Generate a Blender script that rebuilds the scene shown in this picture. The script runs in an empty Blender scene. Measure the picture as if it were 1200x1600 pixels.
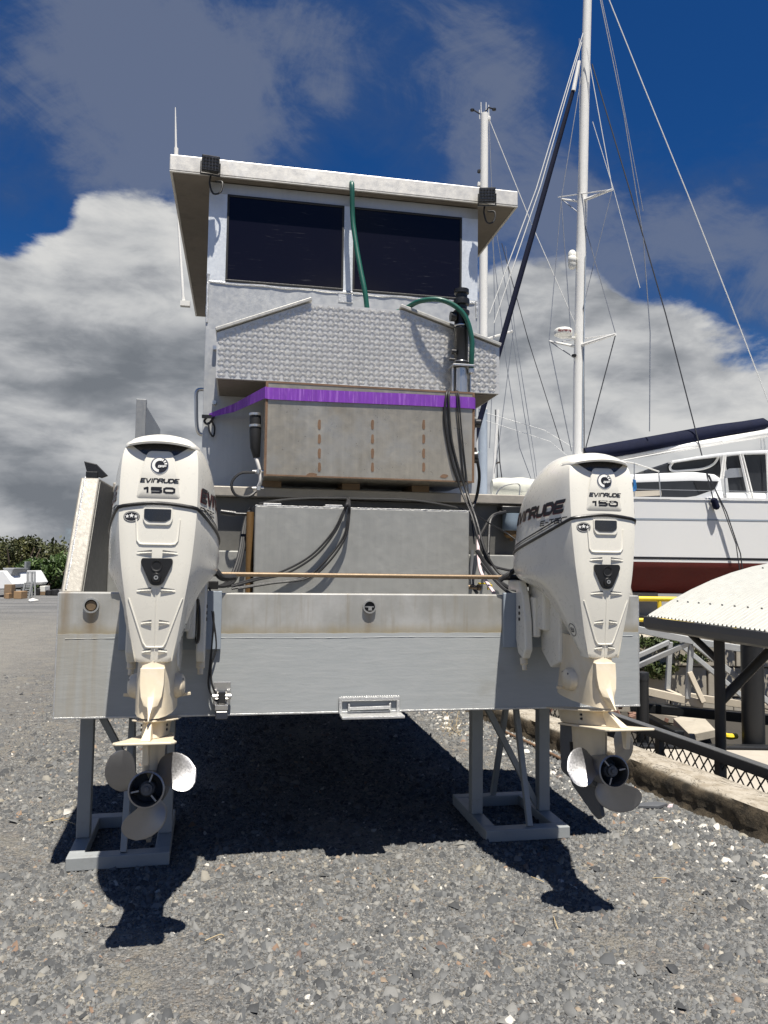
import bpy, bmesh, math, random
import numpy as np
from mathutils import Vector, Matrix
from mathutils.bvhtree import BVHTree

random.seed(7)
rng = np.random.default_rng(7)
SC = bpy.context.scene
COL = SC.collection

# ------------------------------------------------------------------ camera
# world axes: x to starboard, y towards the bow of the work boat, z up, ground at z = 0
CAM_YAW, CAM_PITCH, CAM_ROLL = .1852, .06637, .01369
def cam_rows():
    c, s = math.cos(CAM_YAW), math.sin(CAM_YAW)
    Rz = np.array([[c, -s, 0], [s, c, 0], [0, 0, 1]])
    c, s = math.cos(CAM_PITCH), math.sin(CAM_PITCH)
    Rx = np.array([[1, 0, 0], [0, c, s], [0, -s, c]])
    c, s = math.cos(CAM_ROLL), math.sin(CAM_ROLL)
    Ry = np.array([[c, 0, s], [0, 1, 0], [-s, 0, c]])
    return Ry @ Rx @ Rz
ROWS = cam_rows()
CAMP = np.array([-.6435, -3.8160, 1.48])
cam = bpy.data.cameras.new('camera')
cam.sensor_fit = 'VERTICAL'; cam.sensor_height = 32.0; cam.sensor_width = 24.0; cam.lens = 24.0
cam.clip_start = .05; cam.clip_end = 5000
camo = bpy.data.objects.new('camera', cam); COL.objects.link(camo)
M = Matrix.Identity(4)
for i in range(3):
    M[i][0] = ROWS[0][i]; M[i][1] = ROWS[2][i]; M[i][2] = -ROWS[1][i]; M[i][3] = CAMP[i]
camo.matrix_world = M
SC.camera = camo

# surveying helpers: a photo pixel to a point on a plane or at a distance
def ray(px, py):
    return ROWS.T @ np.array([(px - 600) / 1200., 1., -(py - 800) / 1200.])
def on(px, py, ax, val):
    d = ray(px, py); return CAMP + d * ((val - CAMP[ax]) / d[ax])
def gp(px, py, z=0.): return on(px, py, 2, z)
def yp(px, py, y): return on(px, py, 1, y)
def xp(px, py, x): return on(px, py, 0, x)
def dp(px, py, d): return CAMP + ray(px, py) * d
UX = np.array([math.cos(CAM_YAW), -math.sin(CAM_YAW), 0.])   # across the view, level
UY = np.array([math.sin(CAM_YAW), math.cos(CAM_YAW), 0.])    # into the view, level

# ------------------------------------------------------------------ sky, sun, exposure
SUN = Vector((.05, -.33, 1.)).normalized()
SUN_STRENGTH, SKY_STRENGTH, EXPOSURE = 5.0, .05, .75
SC.view_settings.view_transform = 'Standard'
SC.view_settings.look = 'None'
SC.view_settings.exposure = EXPOSURE
SC.view_settings.gamma = 1
SC.view_settings.use_curve_mapping = False
SC.render.engine = 'CYCLES'
SC.cycles.use_denoising = True
SC.cycles.max_bounces = 8
SC.cycles.caustics_reflective = False
SC.cycles.caustics_refractive = False

class NT:
    """short node-tree writer"""
    def __init__(s, tree): s.t = tree; s.n = tree.nodes; s.l = tree.links
    def new(s, typ, **kw):
        n = s.n.new(typ)
        for k, v in kw.items(): setattr(n, k, v)
        return n
    def put(s, sock, v):
        if isinstance(v, bpy.types.NodeSocket): s.l.new(v, sock)
        elif v is not None:
            try: sock.default_value = v
            except Exception: sock.default_value = (*v, 1.)
    def math(s, op, a, b=None, c=None, clamp=False):
        n = s.new('ShaderNodeMath', operation=op, use_clamp=clamp)
        for i, v in enumerate((a, b, c)):
            if v is not None: s.put(n.inputs[i], v)
        return n.outputs[0]
    def vmath(s, op, a, b=None, out=0):
        n = s.new('ShaderNodeVectorMath', operation=op)
        s.put(n.inputs[0], a)
        if b is not None: s.put(n.inputs[1], b)
        return n.outputs[out]
    def smooth(s, v, lo, hi, a=0., b=1., kind='SMOOTHSTEP'):
        n = s.new('ShaderNodeMapRange', interpolation_type=kind)
        for i, x in enumerate((v, lo, hi, a, b)): s.put(n.inputs[i], x)
        return n.outputs[0]
    def noise(s, vec, scale, detail=4., rough=.5, dist=0., out=0):
        n = s.new('ShaderNodeTexNoise')
        s.put(n.inputs['Vector'], vec); s.put(n.inputs['Scale'], scale); s.put(n.inputs['Detail'], detail)
        s.put(n.inputs['Roughness'], rough); s.put(n.inputs['Distortion'], dist)
        return n.outputs[out]
    def mix(s, f, a, b, blend='MIX'):
        n = s.new('ShaderNodeMix', data_type='RGBA', blend_type=blend)
        s.put(n.inputs[0], f); s.put(n.inputs[6], a); s.put(n.inputs[7], b)
        return n.outputs[2]
    def ramp(s, v, stops, interp='LINEAR'):
        n = s.new('ShaderNodeValToRGB'); cr = n.color_ramp; cr.interpolation = interp
        while len(cr.elements) < len(stops): cr.elements.new(.5)
        for e, (p, c) in zip(cr.elements, stops):
            e.position = p; e.color = (*c, 1.) if len(c) == 3 else c
        s.put(n.inputs[0], v)
        return n.outputs[0]
    def mapping(s, vec, scale=(1, 1, 1), rot=(0, 0, 0), loc=(0, 0, 0)):
        n = s.new('ShaderNodeMapping')
        s.put(n.inputs['Vector'], vec); s.put(n.inputs['Scale'], scale); s.put(n.inputs['Rotation'], rot); s.put(n.inputs['Location'], loc)
        return n.outputs[0]

world = bpy.data.worlds.new('World'); SC.world = world; world.use_nodes = True
W = NT(world.node_tree); W.n.clear()
sky = W.new('ShaderNodeTexSky', sky_type='NISHITA')
sky.sun_disc = False
sky.sun_elevation = math.asin(SUN.z)
sky.sun_rotation = math.atan2(SUN.x, SUN.y)
sky.altitude = 10; sky.air_density = 1.0; sky.dust_density = .25; sky.ozone_density = 1.2
dirv = W.new('ShaderNodeTexCoord').outputs['Generated']
def clouds():
    sep = W.new('ShaderNodeSeparateXYZ'); W.put(sep.inputs[0], dirv)
    zz = W.math('MAXIMUM', sep.outputs[2], 0.)
    def density(offset, det=10., fine=.34):
        v = W.vmath('ADD', W.mapping(dirv, scale=(1, 1, 2.1)), offset)
        big = W.noise(v, 2.3, det, .60, .35)
        mid = W.noise(W.mapping(v, loc=(4.3, 1.7, 2.2)), 7.5, min(det, 8.), .62, .3)
        return W.math('ADD', big, W.math('MULTIPLY', W.math('SUBTRACT', mid, .5), fine))
    def blobs(lst):
        bias = None
        for px, py, rad, wgt in lst:
            c = ray(px, py); c = c / np.linalg.norm(c)
            dt = W.vmath('DOT_PRODUCT', dirv, tuple(c), out=1)
            x = W.math('MULTIPLY', W.smooth(dt, math.cos(math.radians(rad)), 1.), wgt)
            bias = x if bias is None else W.math('ADD', bias, x)
        return bias
    # heaped clouds
    bias = W.math('ADD', blobs(HEAPS), W.smooth(zz, .0, .40, .17, .0))
    d0 = W.math('ADD', density((0, 0, 0)), bias)
    s0, s1 = density((0, 0, 0), 4.5, .22), density((.02, -.03, .17), 3., .16)
    cover = W.smooth(d0, .555, .675)
    lit = W.smooth(W.math('SUBTRACT', s0, s1), -.27, .19)         # thinner above = a bright top, denser above = a grey base
    fine = W.smooth(W.noise(W.mapping(dirv, scale=(1, 1, 2.4), loc=(3, 1, 7)), 9., 8., .62, .3), .3, .7, -.20, .20)
    lit = W.math('ADD', lit, fine, clamp=True)
    edge = W.smooth(d0, .70, .575)
    lit = W.math('MAXIMUM', lit, W.math('MULTIPLY', edge, .62))
    body = W.ramp(lit, [(0., (2.1, 2.3, 2.6)), (.25, (3.0, 3.2, 3.5)), (.5, (4.6, 4.75, 5.0)), (.75, (6.3, 6.4, 6.5)), (1., (7.8, 7.8, 7.7))])
    # thin high veil
    v = W.mapping(dirv, scale=(1, 1, 1.5), loc=(2.1, .7, 5.3))
    vn = W.math('ADD', W.math('ADD', W.noise(v, 2.6, 9., .62, .8), W.math('MULTIPLY', W.math('SUBTRACT', W.noise(v, 7., 9., .68, 1.2), .5), .50)), blobs(VEILS))
    veil = W.math('MULTIPLY', W.smooth(vn, .47, .94), .74)
    return cover, body, veil
HEAPS = [  # photo direction, angular radius, weight: where the bigger clouds and the clear gaps stand
    (40, 520, 15, 0.218), (220, 470, 9, .235), (90, 660, 17, 0.198), (415, 243, 3.2, 0.208), (330, 600, 14, 0.168),
    (960, 610, 15, 0.188), (1160, 650, 11, 0.148), (850, 680, 12, 0.158), (915, 515, 3.8, 0.248), (1000, 540, 8, 0.062), (150, 90, 13, -.10),
    (590, 240, 9, -.18), (1060, 60, 17, -.22), (25, 350, 4.5, -.30), (150, 265, 9, -.17), (390, 60, 11, -.10), (730, 330, 7, -.12), (40, 812, 7.0, -.10), (1130, 330, 12, -.14), (640, 60, 16, -.12),
]
VEILS = [(140, 110, 18, .19), (240, 170, 9, .22), (330, 60, 14, .09), (680, 90, 14, .18), (780, 230, 10, .16), (1110, 330, 13, .20), (1050, 470, 12, .14), (600, 260, 6, -.18), (1060, 50, 11, -.30), (450, 190, 5, -.05), (820, 430, 9, .16)]
cc, cb, cv = clouds()
zsep = W.new('ShaderNodeSeparateXYZ'); W.put(zsep.inputs[0], dirv)
tint = W.mix(W.smooth(zsep.outputs[2], 0., .45), (.34, .56, .84, 1), (.10, .40, .82, 1))
sky_col = W.mix(1., sky.outputs[0], tint, 'MULTIPLY')
sky_col = W.mix(cv, sky_col, W.mix(W.smooth(cv, .35, .8), (.62, 1.12, 2.45, 1), (2.0, 2.35, 3.2, 1)))
sky_col = W.mix(cc, sky_col, cb)
bg = W.new('ShaderNodeBackground')
W.put(bg.inputs['Color'], sky_col); bg.inputs['Strength'].default_value = SKY_STRENGTH
wo = W.new('ShaderNodeOutputWorld'); W.l.new(bg.outputs[0], wo.inputs[0])
sun = bpy.data.lights.new('sun', 'SUN'); sun.energy = SUN_STRENGTH; sun.angle = math.radians(.53); sun.color = (1., .945, .85)
suno = bpy.data.objects.new('sun', sun); COL.objects.link(suno)
suno.rotation_euler = SUN.to_track_quat('Z', 'Y').to_euler(); suno.location = (2, -12, 36)

# ------------------------------------------------------------------ materials
MATS = {}
def mat(name, col, rough=.5, metal=0., var=.12, vscale=6., bump=0., bscale=80., streak=0., stains=(), coat=0., spec=.5, stretch=(1, 1, 1), rvar=.1):
    """a surface of one colour with grain, blotches, fine relief and stains (colour, scale, threshold, amount)"""
    m = bpy.data.materials.new(name); m.use_nodes = True
    t = NT(m.node_tree); b = t.n['Principled BSDF']
    oc = t.new('ShaderNodeTexCoord').outputs['Object']
    v = t.mapping(oc, scale=stretch)
    n1 = t.noise(v, vscale, 6., .6)
    n2 = t.noise(v, vscale * 9, 4., .6)
    k = t.math('ADD', t.math('MULTIPLY', n1, .7), t.math('MULTIPLY', n2, .3))
    k = t.smooth(k, .3, .7, 1. - var, 1. + var, 'LINEAR')
    if streak:
        st = t.noise(t.mapping(oc, scale=(1, 1, .03)), 45., 4., .6)
        k = t.math('MULTIPLY', k, t.smooth(st, .3, .7, 1. - streak, 1. + streak, 'LINEAR'))
    c = t.mix(1., (*col, 1.), t.vmath('SCALE', (1, 1, 1)), 'MULTIPLY')
    sc = c.node.inputs[7].links[0].from_node; t.put(sc.inputs['Scale'], k)
    for (scol, ss, th, am) in stains:
        sn = t.noise(t.mapping(oc, loc=(ss * .37, ss * .11, 1.3), scale=stretch), ss, 6., .65)
        c = t.mix(t.smooth(sn, th, th + .16, 0., am), c, (*scol, 1.))
    t.put(b.inputs['Base Color'], c)
    t.put(b.inputs['Roughness'], t.smooth(n2, .3, .7, max(rough - rvar, .02), min(rough + rvar, 1.), 'LINEAR'))
    b.inputs['Metallic'].default_value = metal
    b.inputs['Specular IOR Level'].default_value = spec
    b.inputs['Coat Weight'].default_value = coat
    b.inputs['Coat Roughness'].default_value = .12
    if bump:
        bp = t.new('ShaderNodeBump'); bp.inputs['Strength'].default_value = bump; bp.inputs['Distance'].default_value = .003
        t.put(bp.inputs['Height'], t.noise(v, bscale, 5., .6)); t.l.new(bp.outputs[0], b.inputs['Normal'])
    MATS[name] = m
    return m

# ------------------------------------------------------------------ mesh builder
def npv(p): return np.array([float(p[0]), float(p[1]), float(p[2])])
def unit(v): return v / (np.linalg.norm(v) + 1e-12)
def spl(pts, n=8):
    """smooth curve through points"""
    P = [npv(p) for p in pts]; P = [2 * P[0] - P[1]] + P + [2 * P[-1] - P[-2]]
    out = []
    for i in range(1, len(P) - 2):
        a, b, c, d = P[i - 1], P[i], P[i + 1], P[i + 2]
        for k in range(n):
            u = k / n
            out.append(.5 * ((2 * b) + (c - a) * u + (2 * a - 5 * b + 4 * c - d) * u * u + (3 * b - a - 3 * c + d) * u ** 3))
    out.append(P[-2]); return out
class MB:
    def __init__(s): s.v = []; s.f = []
    def add(s, vs, fs):
        o = len(s.v); s.v += [tuple(float(q) for q in v) for v in vs]; s.f += [tuple(i + o for i in f) for f in fs]; return s
    def box(s, x0, x1, y0, y1, z0, z1):
        return s.add([(x0, y0, z0), (x1, y0, z0), (x1, y1, z0), (x0, y1, z0), (x0, y0, z1), (x1, y0, z1), (x1, y1, z1), (x0, y1, z1)],
                     [(3, 2, 1, 0), (4, 5, 6, 7), (0, 1, 5, 4), (1, 2, 6, 5), (2, 3, 7, 6), (3, 0, 4, 7)])
    def bar(s, p, q, w, h=None, up=(0, 0, 1)):
        h = w if h is None else h
        p, q = npv(p), npv(q); d = unit(q - p); u = npv(up)
        if abs(d @ u) > .98: u = np.array([0., 1., 0.])
        a = unit(np.cross(d, u)) * w / 2; b = unit(np.cross(a, d)) * h / 2
        return s.add([p - a - b, p + a - b, p + a + b, p - a + b, q - a - b, q + a - b, q + a + b, q - a + b],
                     [(3, 2, 1, 0), (4, 5, 6, 7), (0, 1, 5, 4), (1, 2, 6, 5), (2, 3, 7, 6), (3, 0, 4, 7)])
    def tube(s, pts, r, n=8, closed=False):
        P = [npv(p) for p in pts]; m = len(P)
        rr = r if hasattr(r, '__len__') else [r] * m
        ref = None; rings = []
        for i in range(m):
            if closed: d = unit(P[(i + 1) % m] - P[i - 1])
            else: d = unit(P[min(i + 1, m - 1)] - P[max(i - 1, 0)])
            if ref is None:
                ref = np.array([0, 0, 1.]) if abs(d[2]) < .9 else np.array([1., 0, 0])
            a = unit(ref - d * (ref @ d)); ref = a; b = np.cross(d, a)
            rings.append([P[i] + rr[i] * (a * math.cos(2 * math.pi * k / n) + b * math.sin(2 * math.pi * k / n)) for k in range(n)])
        vs = [v for R_ in rings for v in R_]; fs = []
        for i in range(m if closed else m - 1):
            j = (i + 1) % m
            for k in range(n):
                fs.append((i * n + k, i * n + (k + 1) % n, j * n + (k + 1) % n, j * n + k))
        if not closed: fs += [tuple(range(n - 1, -1, -1)), tuple((m - 1) * n + k for k in range(n))]
        return s.add(vs, fs)
    def cyl(s, p, q, r, r2=None, n=16):
        return s.tube([p, q], [r, r if r2 is None else r2], n)
    def prism(s, poly, ax, a, b):
        """polygon in the two other axes, pushed along axis ax from a to b"""
        n = len(poly)
        def P(u, v, w): return {0: (w, u, v), 1: (u, w, v), 2: (u, v, w)}[ax]
        vs = [P(u, v, a) for u, v in poly] + [P(u, v, b) for u, v in poly]
        return s.add(vs, [tuple(range(n - 1, -1, -1)), tuple(range(n, 2 * n))] + [(i, (i + 1) % n, n + (i + 1) % n, n + i) for i in range(n)])
    def slab(s, pts, vec):
        """flat outline of 3-D points given a thickness along vec"""
        n = len(pts); v = npv(vec)
        return s.add([npv(p) for p in pts] + [npv(p) + v for p in pts],
                     [tuple(range(n - 1, -1, -1)), tuple(range(n, 2 * n))] + [(i, (i + 1) % n, n + (i + 1) % n, n + i) for i in range(n)])
    def lathe(s, prof, c, axis=(0, 0, 1), n=20):
        c = npv(c); d = unit(npv(axis)); return s.tube([c + d * h for r, h in prof], [max(r, 1e-4) for r, h in prof], n) if False else s._lathe(prof, c, d, n)
    def _lathe(s, prof, c, d, n):
        ref = np.array([0, 0, 1.]) if abs(d[2]) < .9 else np.array([1., 0, 0])
        a = unit(ref - d * (ref @ d)); b = np.cross(d, a)
        vs = [c + d * h + r * (a * math.cos(2 * math.pi * k / n) + b * math.sin(2 * math.pi * k / n)) for r, h in prof for k in range(n)]
        fs = [(i * n + k, i * n + (k + 1) % n, (i + 1) * n + (k + 1) % n, (i + 1) * n + k) for i in range(len(prof) - 1) for k in range(n)]
        m = len(prof)
        if prof[0][0] > 1e-3: fs.append(tuple(range(n - 1, -1, -1)))
        if prof[-1][0] > 1e-3: fs.append(tuple((m - 1) * n + k for k in range(n)))
        return s.add(vs, fs)
    def grid(s, fn, nu, nv, wrap=False):
        vs = [fn(i / nu, j / nv) for i in range(nu + 1) for j in range(nv + 1)]
        return s.add(vs, [(i * (nv + 1) + j, (i + 1) * (nv + 1) + j, (i + 1) * (nv + 1) + j + 1, i * (nv + 1) + j + 1) for i in range(nu) for j in range(nv)])
    def build(s, name, m, parent=None, smooth=False, bevel=0., angle=40., kind=None, label=None, recalc=True, seg=2):
        o_ = origin(parent) if parent else np.zeros(3)
        me = bpy.data.meshes.new(name)
        me.from_pydata([tuple(np.array(v) - o_) for v in s.v], [], s.f)
        if recalc:
            bm = bmesh.new(); bm.from_mesh(me); bmesh.ops.recalc_face_normals(bm, faces=bm.faces); bm.to_mesh(me); bm.free()
        if m is not None: me.materials.append(MATS[m] if isinstance(m, str) else m)
        if smooth:
            me.polygons.foreach_set('use_smooth', [True] * len(me.polygons)); me.set_sharp_from_angle(angle=math.radians(angle))
        o = bpy.data.objects.new(name, me); COL.objects.link(o)
        if parent: o.parent = parent
        if bevel:
            b = o.modifiers.new('bevel', 'BEVEL'); b.width = bevel; b.segments = seg; b.limit_method = 'ANGLE'; b.angle_limit = math.radians(35)
            if not smooth: b.harden_normals = False
        if kind: o['kind'] = kind
        if label: o['label'] = label
        return o
def origin(o):
    p = np.zeros(3)
    while o is not None:
        p += np.array(o.location); o = o.parent
    return p
def tag(o, label, cat, group=None):
    o['label'] = label; o['category'] = cat
    if group: o['group'] = group
    return o
def thing(name, label, cat, loc=(0, 0, 0), group=None):
    o = bpy.data.objects.new(name, None); COL.objects.link(o); o.location = [float(c) for c in loc]; o.empty_display_size = .2
    return tag(o, label, cat, group)
def dup(root, delta, label, group=None):
    """a copy of a thing with copies of its parts and sub-parts"""
    r = root.copy(); COL.objects.link(r); r.location = root.location + Vector(delta); r['label'] = label
    if group: r['group'] = group
    for ch in list(root.children):
        c = ch.copy(); COL.objects.link(c); c.parent = r
        for g in list(ch.children):
            d = g.copy(); COL.objects.link(d); d.parent = c
    return r
def one(name, mb, m, label, cat, group=None, **kw):
    """a thing that is a single mesh, with its own origin at its base"""
    vs = np.array(mb.v); c = (vs.min(0) + vs.max(0)) / 2; c[2] = vs[:, 2].min()
    mb.v = [tuple(np.array(v) - c) for v in mb.v]
    o = mb.build(name, m, None, **kw); o.location = c
    return tag(o, label, cat, group)
GLYPH = {  # wide technical capitals as pen strokes on a unit square, with a relative width
 'E': (1, [[(1, 1), (0, 1), (0, 0), (1, 0)], [(0, .5), (.85, .5)]]), 'V': (1.05, [[(0, 1), (.42, 0), (.58, 0), (1, 1)]]), 'I': (.22, [[(.5, 0), (.5, 1)]]),
 'N': (1, [[(0, 0), (0, 1), (.72, 1), (1, .78), (1, 0)]]), 'R': (1, [[(0, 0), (0, 1), (.8, 1), (1, .82), (1, .62), (.8, .45), (.0, .45)], [(.55, .45), (1, 0)]]),
 'U': (1, [[(0, 1), (0, .2), (.2, 0), (.8, 0), (1, .2), (1, 1)]]), 'D': (1, [[(0, 0), (0, 1), (.75, 1), (1, .75), (1, .25), (.75, 0), (0, 0)]]),
 'T': (1, [[(0, 1), (1, 1)], [(.5, 1), (.5, 0)]]), 'C': (1, [[(1, 1), (.2, 1), (0, .8), (0, .2), (.2, 0), (1, 0)]]), '-': (.55, [[(.0, .5), (1, .5)]]),
 'B': (1, [[(0, 0), (0, 1), (.85, 1), (1, .85), (1, .62), (.85, .5), (0, .5)], [(.85, .5), (1, .36), (1, .15), (.85, 0), (0, 0)]]), 'P': (1, [[(0, 0), (0, 1), (.85, 1), (1, .85), (1, .6), (.85, .45), (0, .45)]]),
 '1': (.50, [[(.0, .80), (.7, 1), (.7, 0)]]), '5': (1, [[(1, 1), (0, 1), (0, .58), (.82, .58), (1, .42), (1, .16), (.82, 0), (0, 0)]]), '0': (1.08, [[(.2, 0), (0, .2), (0, .8), (.2, 1), (.8, 1), (1, .8), (1, .2), (.8, 0), (.2, 0)]]),
}
def letters(text, h, w, shear=0., pen=.2, gap=.30, wide=1.):
    """flat block lettering as (points, faces), centred, h high and w wide; pen = stroke width as a share of h"""
    adv = [GLYPH[ch][0] * wide for ch in text]; tot = sum(adv) + gap * wide * (len(text) - 1)
    k = (w - pen * h) / tot; x = -w / 2 + pen * h / 2; vs = []; fs = []; n = 0
    for ch, ad in zip(text, adv):
        for st in GLYPH[ch][1]:
            P = [np.array([x + u * ad * k, (v - .5) * (h - pen * h)]) for u, v in st]
            for i_ in range(len(P) - 1):
                p, q = P[i_], P[i_ + 1]; d_ = (q - p) / (np.linalg.norm(q - p) + 1e-9); nn = np.array([-d_[1], d_[0]]) * pen * h / 2; e = d_ * pen * h / 2
                e0 = e if i_ == 0 and False else e * .55; o = len(vs); z_ = n * 6e-6; n += 1
                m_ = max(1, int(np.linalg.norm(q - p) / .02))
                for j in range(m_ + 1):
                    c_ = (p - e0) + (q - p + 2 * e0) * j / m_
                    vs += [(*(c_ - nn), z_), (*(c_ + nn), z_)]
                for j in range(m_): fs.append((o + 2 * j, o + 2 * j + 2, o + 2 * j + 3, o + 2 * j + 1))
        x += (ad + gap * wide) * k
    vs = [(u + shear * v, v, z_) for u, v, z_ in vs]
    return vs, fs
# ---- the palette
mat('alu_wall', (.47, .48, .485), .42, .40, .10, 3., .25, 30., .03, [((.62, .64, .66), 7., .60, .35), ((.24, .25, .26), 11., .66, .3)])
mat('alu_bright', (.70, .73, .755), .40, .35, .10, 9., .2, 40., 0., [((.80, .84, .88), 5., .5, .5)])
mat('alu_roof', (.66, .64, .60), .5, .35, .14, 2.5, .2, 30., .0, [((.50, .42, .32), 3.3, .58, .55), ((.80, .79, .76), 6., .55, .5)])
mat('alu_bulwark', (.235, .222, .198), .5, .3, .14, 5., .3, 60., 0., [((.20, .17, .13), 12., .60, .5)])
mat('alu_cap', (.37, .34, .295), .5, .3, .12, 5., .3, 60., 0., [((.50, .43, .34), 12., .60, .5)])
mat('alu_tank', (.36, .36, .34), .45, .4, .10, 2.5, .3, 25., .035, [((.55, .55, .53), 4., .60, .35), ((.30, .29, .26), 6., .64, .4)])
mat('alu_grey', (.30, .31, .32), .5, .5, .10, 3., .2, 40., .04)
mat('alu_dark', (.13, .128, .12), .6, .3, .12, 4., .2, 40., 0.)  # darker aluminium, carrying the shade inside the stern well
mat('steel_tank', (.36, .33, .275), .36, .55, .13, 2.6, .18, 70., .10, [((.40, .395, .375), 1.7, .50, .6), ((.30, .25, .18), 4.2, .57, .5), ((.58, .57, .54), 13., .66, .5)])
mat('rust', (.165, .098, .058), .8, 0., .3, 14., .4, 90.)
mat('checker_tread', (.86, .84, .80), .26, .45, .08, 4.)
mat('shoulder', (.46, .45, .42), .42, .4, .1, 6., .3, 60.)
mat('checker', (.64, .63, .605), .33, .4, .10, 4., .0, 80., 0., [((.50, .47, .42), 2.5, .58, .5)])
mat('stainless', (.62, .61, .59), .30, .9, .05, 9., rvar=.03)
mat('prop_steel', (.26, .26, .27), .38, .8, .07, 14., .15, 160.)
mat('weld', (.62, .62, .61), .4, .7, .2, 60., .8, 160.)
mat('cowl_white', (.76, .735, .66), .30, 0., .012, 5., .0, 80., 0., [((.66, .62, .52), 3., .60, .30), ((.42, .37, .28), 11., .70, .22)], coat=.4, rvar=.05)
mat('leg_cream', (.66, .575, .43), .42, 0., .07, 7., .1, 60., 0., [((.70, .65, .55), 5., .50, .6), ((.56, .42, .24), 8., .60, .35), ((.25, .22, .17), 26., .70, .5)], coat=.1)
mat('primer_grey', (.085, .09, .10), .7, 0., .12, 8.)
mat('black_plastic', (.012, .012, .013), .38, 0., .2, 20., .1, 90.)
mat('black_rubber', (.014, .014, .015), .55, 0., .25, 20., .15, 90.)
mat('black_print', (.012, .012, .016), .4, 0., .0, 20.)
mat('dark_red_print', (.16, .02, .03), .4, 0., .0, 20.)
mat('white_print', (.78, .78, .76), .4, 0., .0, 20.)
mat('smoke_plastic', (.022, .023, .026), .22, 0., .1, 20., coat=.3)
mat('green_hose', (.008, .085, .062), .4, 0., .12, 25.)
mat('pink_hose', (.62, .50, .52), .5, 0., .10, 30.)
mat('white_hose', (.70, .68, .66), .5, 0., .08, 30.)
mat('shaded_soffit', (.175, .150, .122), .6, .2, .16, 3., .2, 40., 0., [((.11, .095, .075), 4., .55, .6)])  # dirty aluminium, darkened further to hold the shade of undersides
mat('mud', (.034, .030, .024), .9, 0., .2, 3., .5, 20.)
mat('brass', (.20, .145, .092), .5, .5, .16, 40., .15, 120.)
mat('brown_pipe', (.15, .085, .03), .5, .0, .2, 12.)
mat('yellow_paint', (.75, .55, .03), .45, 0., .08, 8.)
mat('filter_blue', (.20, .25, .30), .35, .0, .08, 8.)
mat('timber', (.22, .15, .09), .8, 0., .25, 12., .4, 60., 0., stretch=(.2, 1, 1))
mat('stand_grey', (.27, .285, .29), .5, 0., .08, 6., .15, 60., 0., [((.34, .35, .35), 4., .56, .6), ((.15, .09, .055), 17., .66, .6), ((.20, .19, .17), 6., .60, .6)])
mat('pad_grey', (.27, .31, .36), .5, 0., .05, 6.)
mat('strap_purple', (.17, .03, .36), .6, 0., .22, 30., .7, 60., 0., [((.33, .13, .55), 38., .50, .75)], stretch=(2, 1, .12))  # pale bands paint the lit wrinkles into the webbing colour
mat('mast_white', (.76, .75, .72), .35, 0., .04, 4.)
mat('mast_grey', (.34, .39, .45), .4, .1, .05, 3.)
mat('gel_white', (.78, .785, .785), .25, 0., .012, 1.5, coat=.2, rvar=.01)
mat('antifoul_red', (.155, .022, .018), .65, 0., .16, 1.6, .1, 30.)
mat('navy_cloth', (.0045, .007, .024), .85, 0., .25, 5., .6, 14., 0., spec=.2)
mat('cream_cloth', (.56, .56, .49), .85, 0., .10, 4., .6, 16.)
mat('tint_panel', (.022, .024, .028), .2, 0., .15, 1., rvar=.01)
mat('wire', (.30, .31, .33), .4, .6, .05, 4.)
mat('rope_white', (.68, .68, .66), .7, 0., .05, 9.)
mat('rope_dark', (.03, .033, .042), .7, 0., .1, 9.)
mat('blue_rope', (.02, .16, .42), .7, 0., .1, 9.)
mat('radar_white', (.74, .73, .68), .35, 0., .04, 5.)
mat('galv', (.42, .43, .43), .5, .35, .10, 5., .2, 50., 0., [((.52, .50, .46), 5., .55, .5)])
mat('tan_paint', (.50, .44, .35), .6, 0., .10, 4., .2, 40., 0., [((.36, .30, .23), 6., .58, .5)])
mat('roof_sheet', (.50, .50, .465), .4, .1, .05, 1.5, 0., 30., 0., [((.60, .58, .52), 3., .60, .4)])
mat('gutter_grey', (.085, .087, .09), .45, 0., .08, 5.)
mat('gutter_paint', (.20, .205, .21), .45, 0., .06, 5.)
mat('post_brown', (.060, .053, .046), .55, 0., .12, 6.)
mat('pile_black', (.010, .011, .013), .45, 0., .2, 4.)
mat('concrete', (.36, .325, .265), .9, 0., .14, 2., .6, 40., 0., [((.20, .175, .135), 2.4, .54, .75), ((.44, .42, .38), 5., .55, .5)])
mat('concrete_pale', (.38, .345, .29), .9, 0., .10, 2., .5, 40., 0., [((.34, .27, .20), 2., .55, .6)])
mat('brick_red', (.20, .115, .085), .9, 0., .2, 6., .3, 40.)
mat('bark', (.10, .075, .055), .9, 0., .3, 10., .5, 40.)
mat('carton', (.30, .19, .10), .85, 0., .1, 6.)
mat('litter_white', (.72, .71, .66), .6, 0., .1, 20.)
mat('straw', (.42, .33, .19), .8, 0., .15, 30.)
mat('grille_lens', (.10, .10, .11), .3, .3, .5, 60.)

def custom(name):
    m = bpy.data.materials.new(name); m.use_nodes = True; MATS[name] = m
    t = NT(m.node_tree); return m, t, t.n['Principled BSDF']

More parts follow.
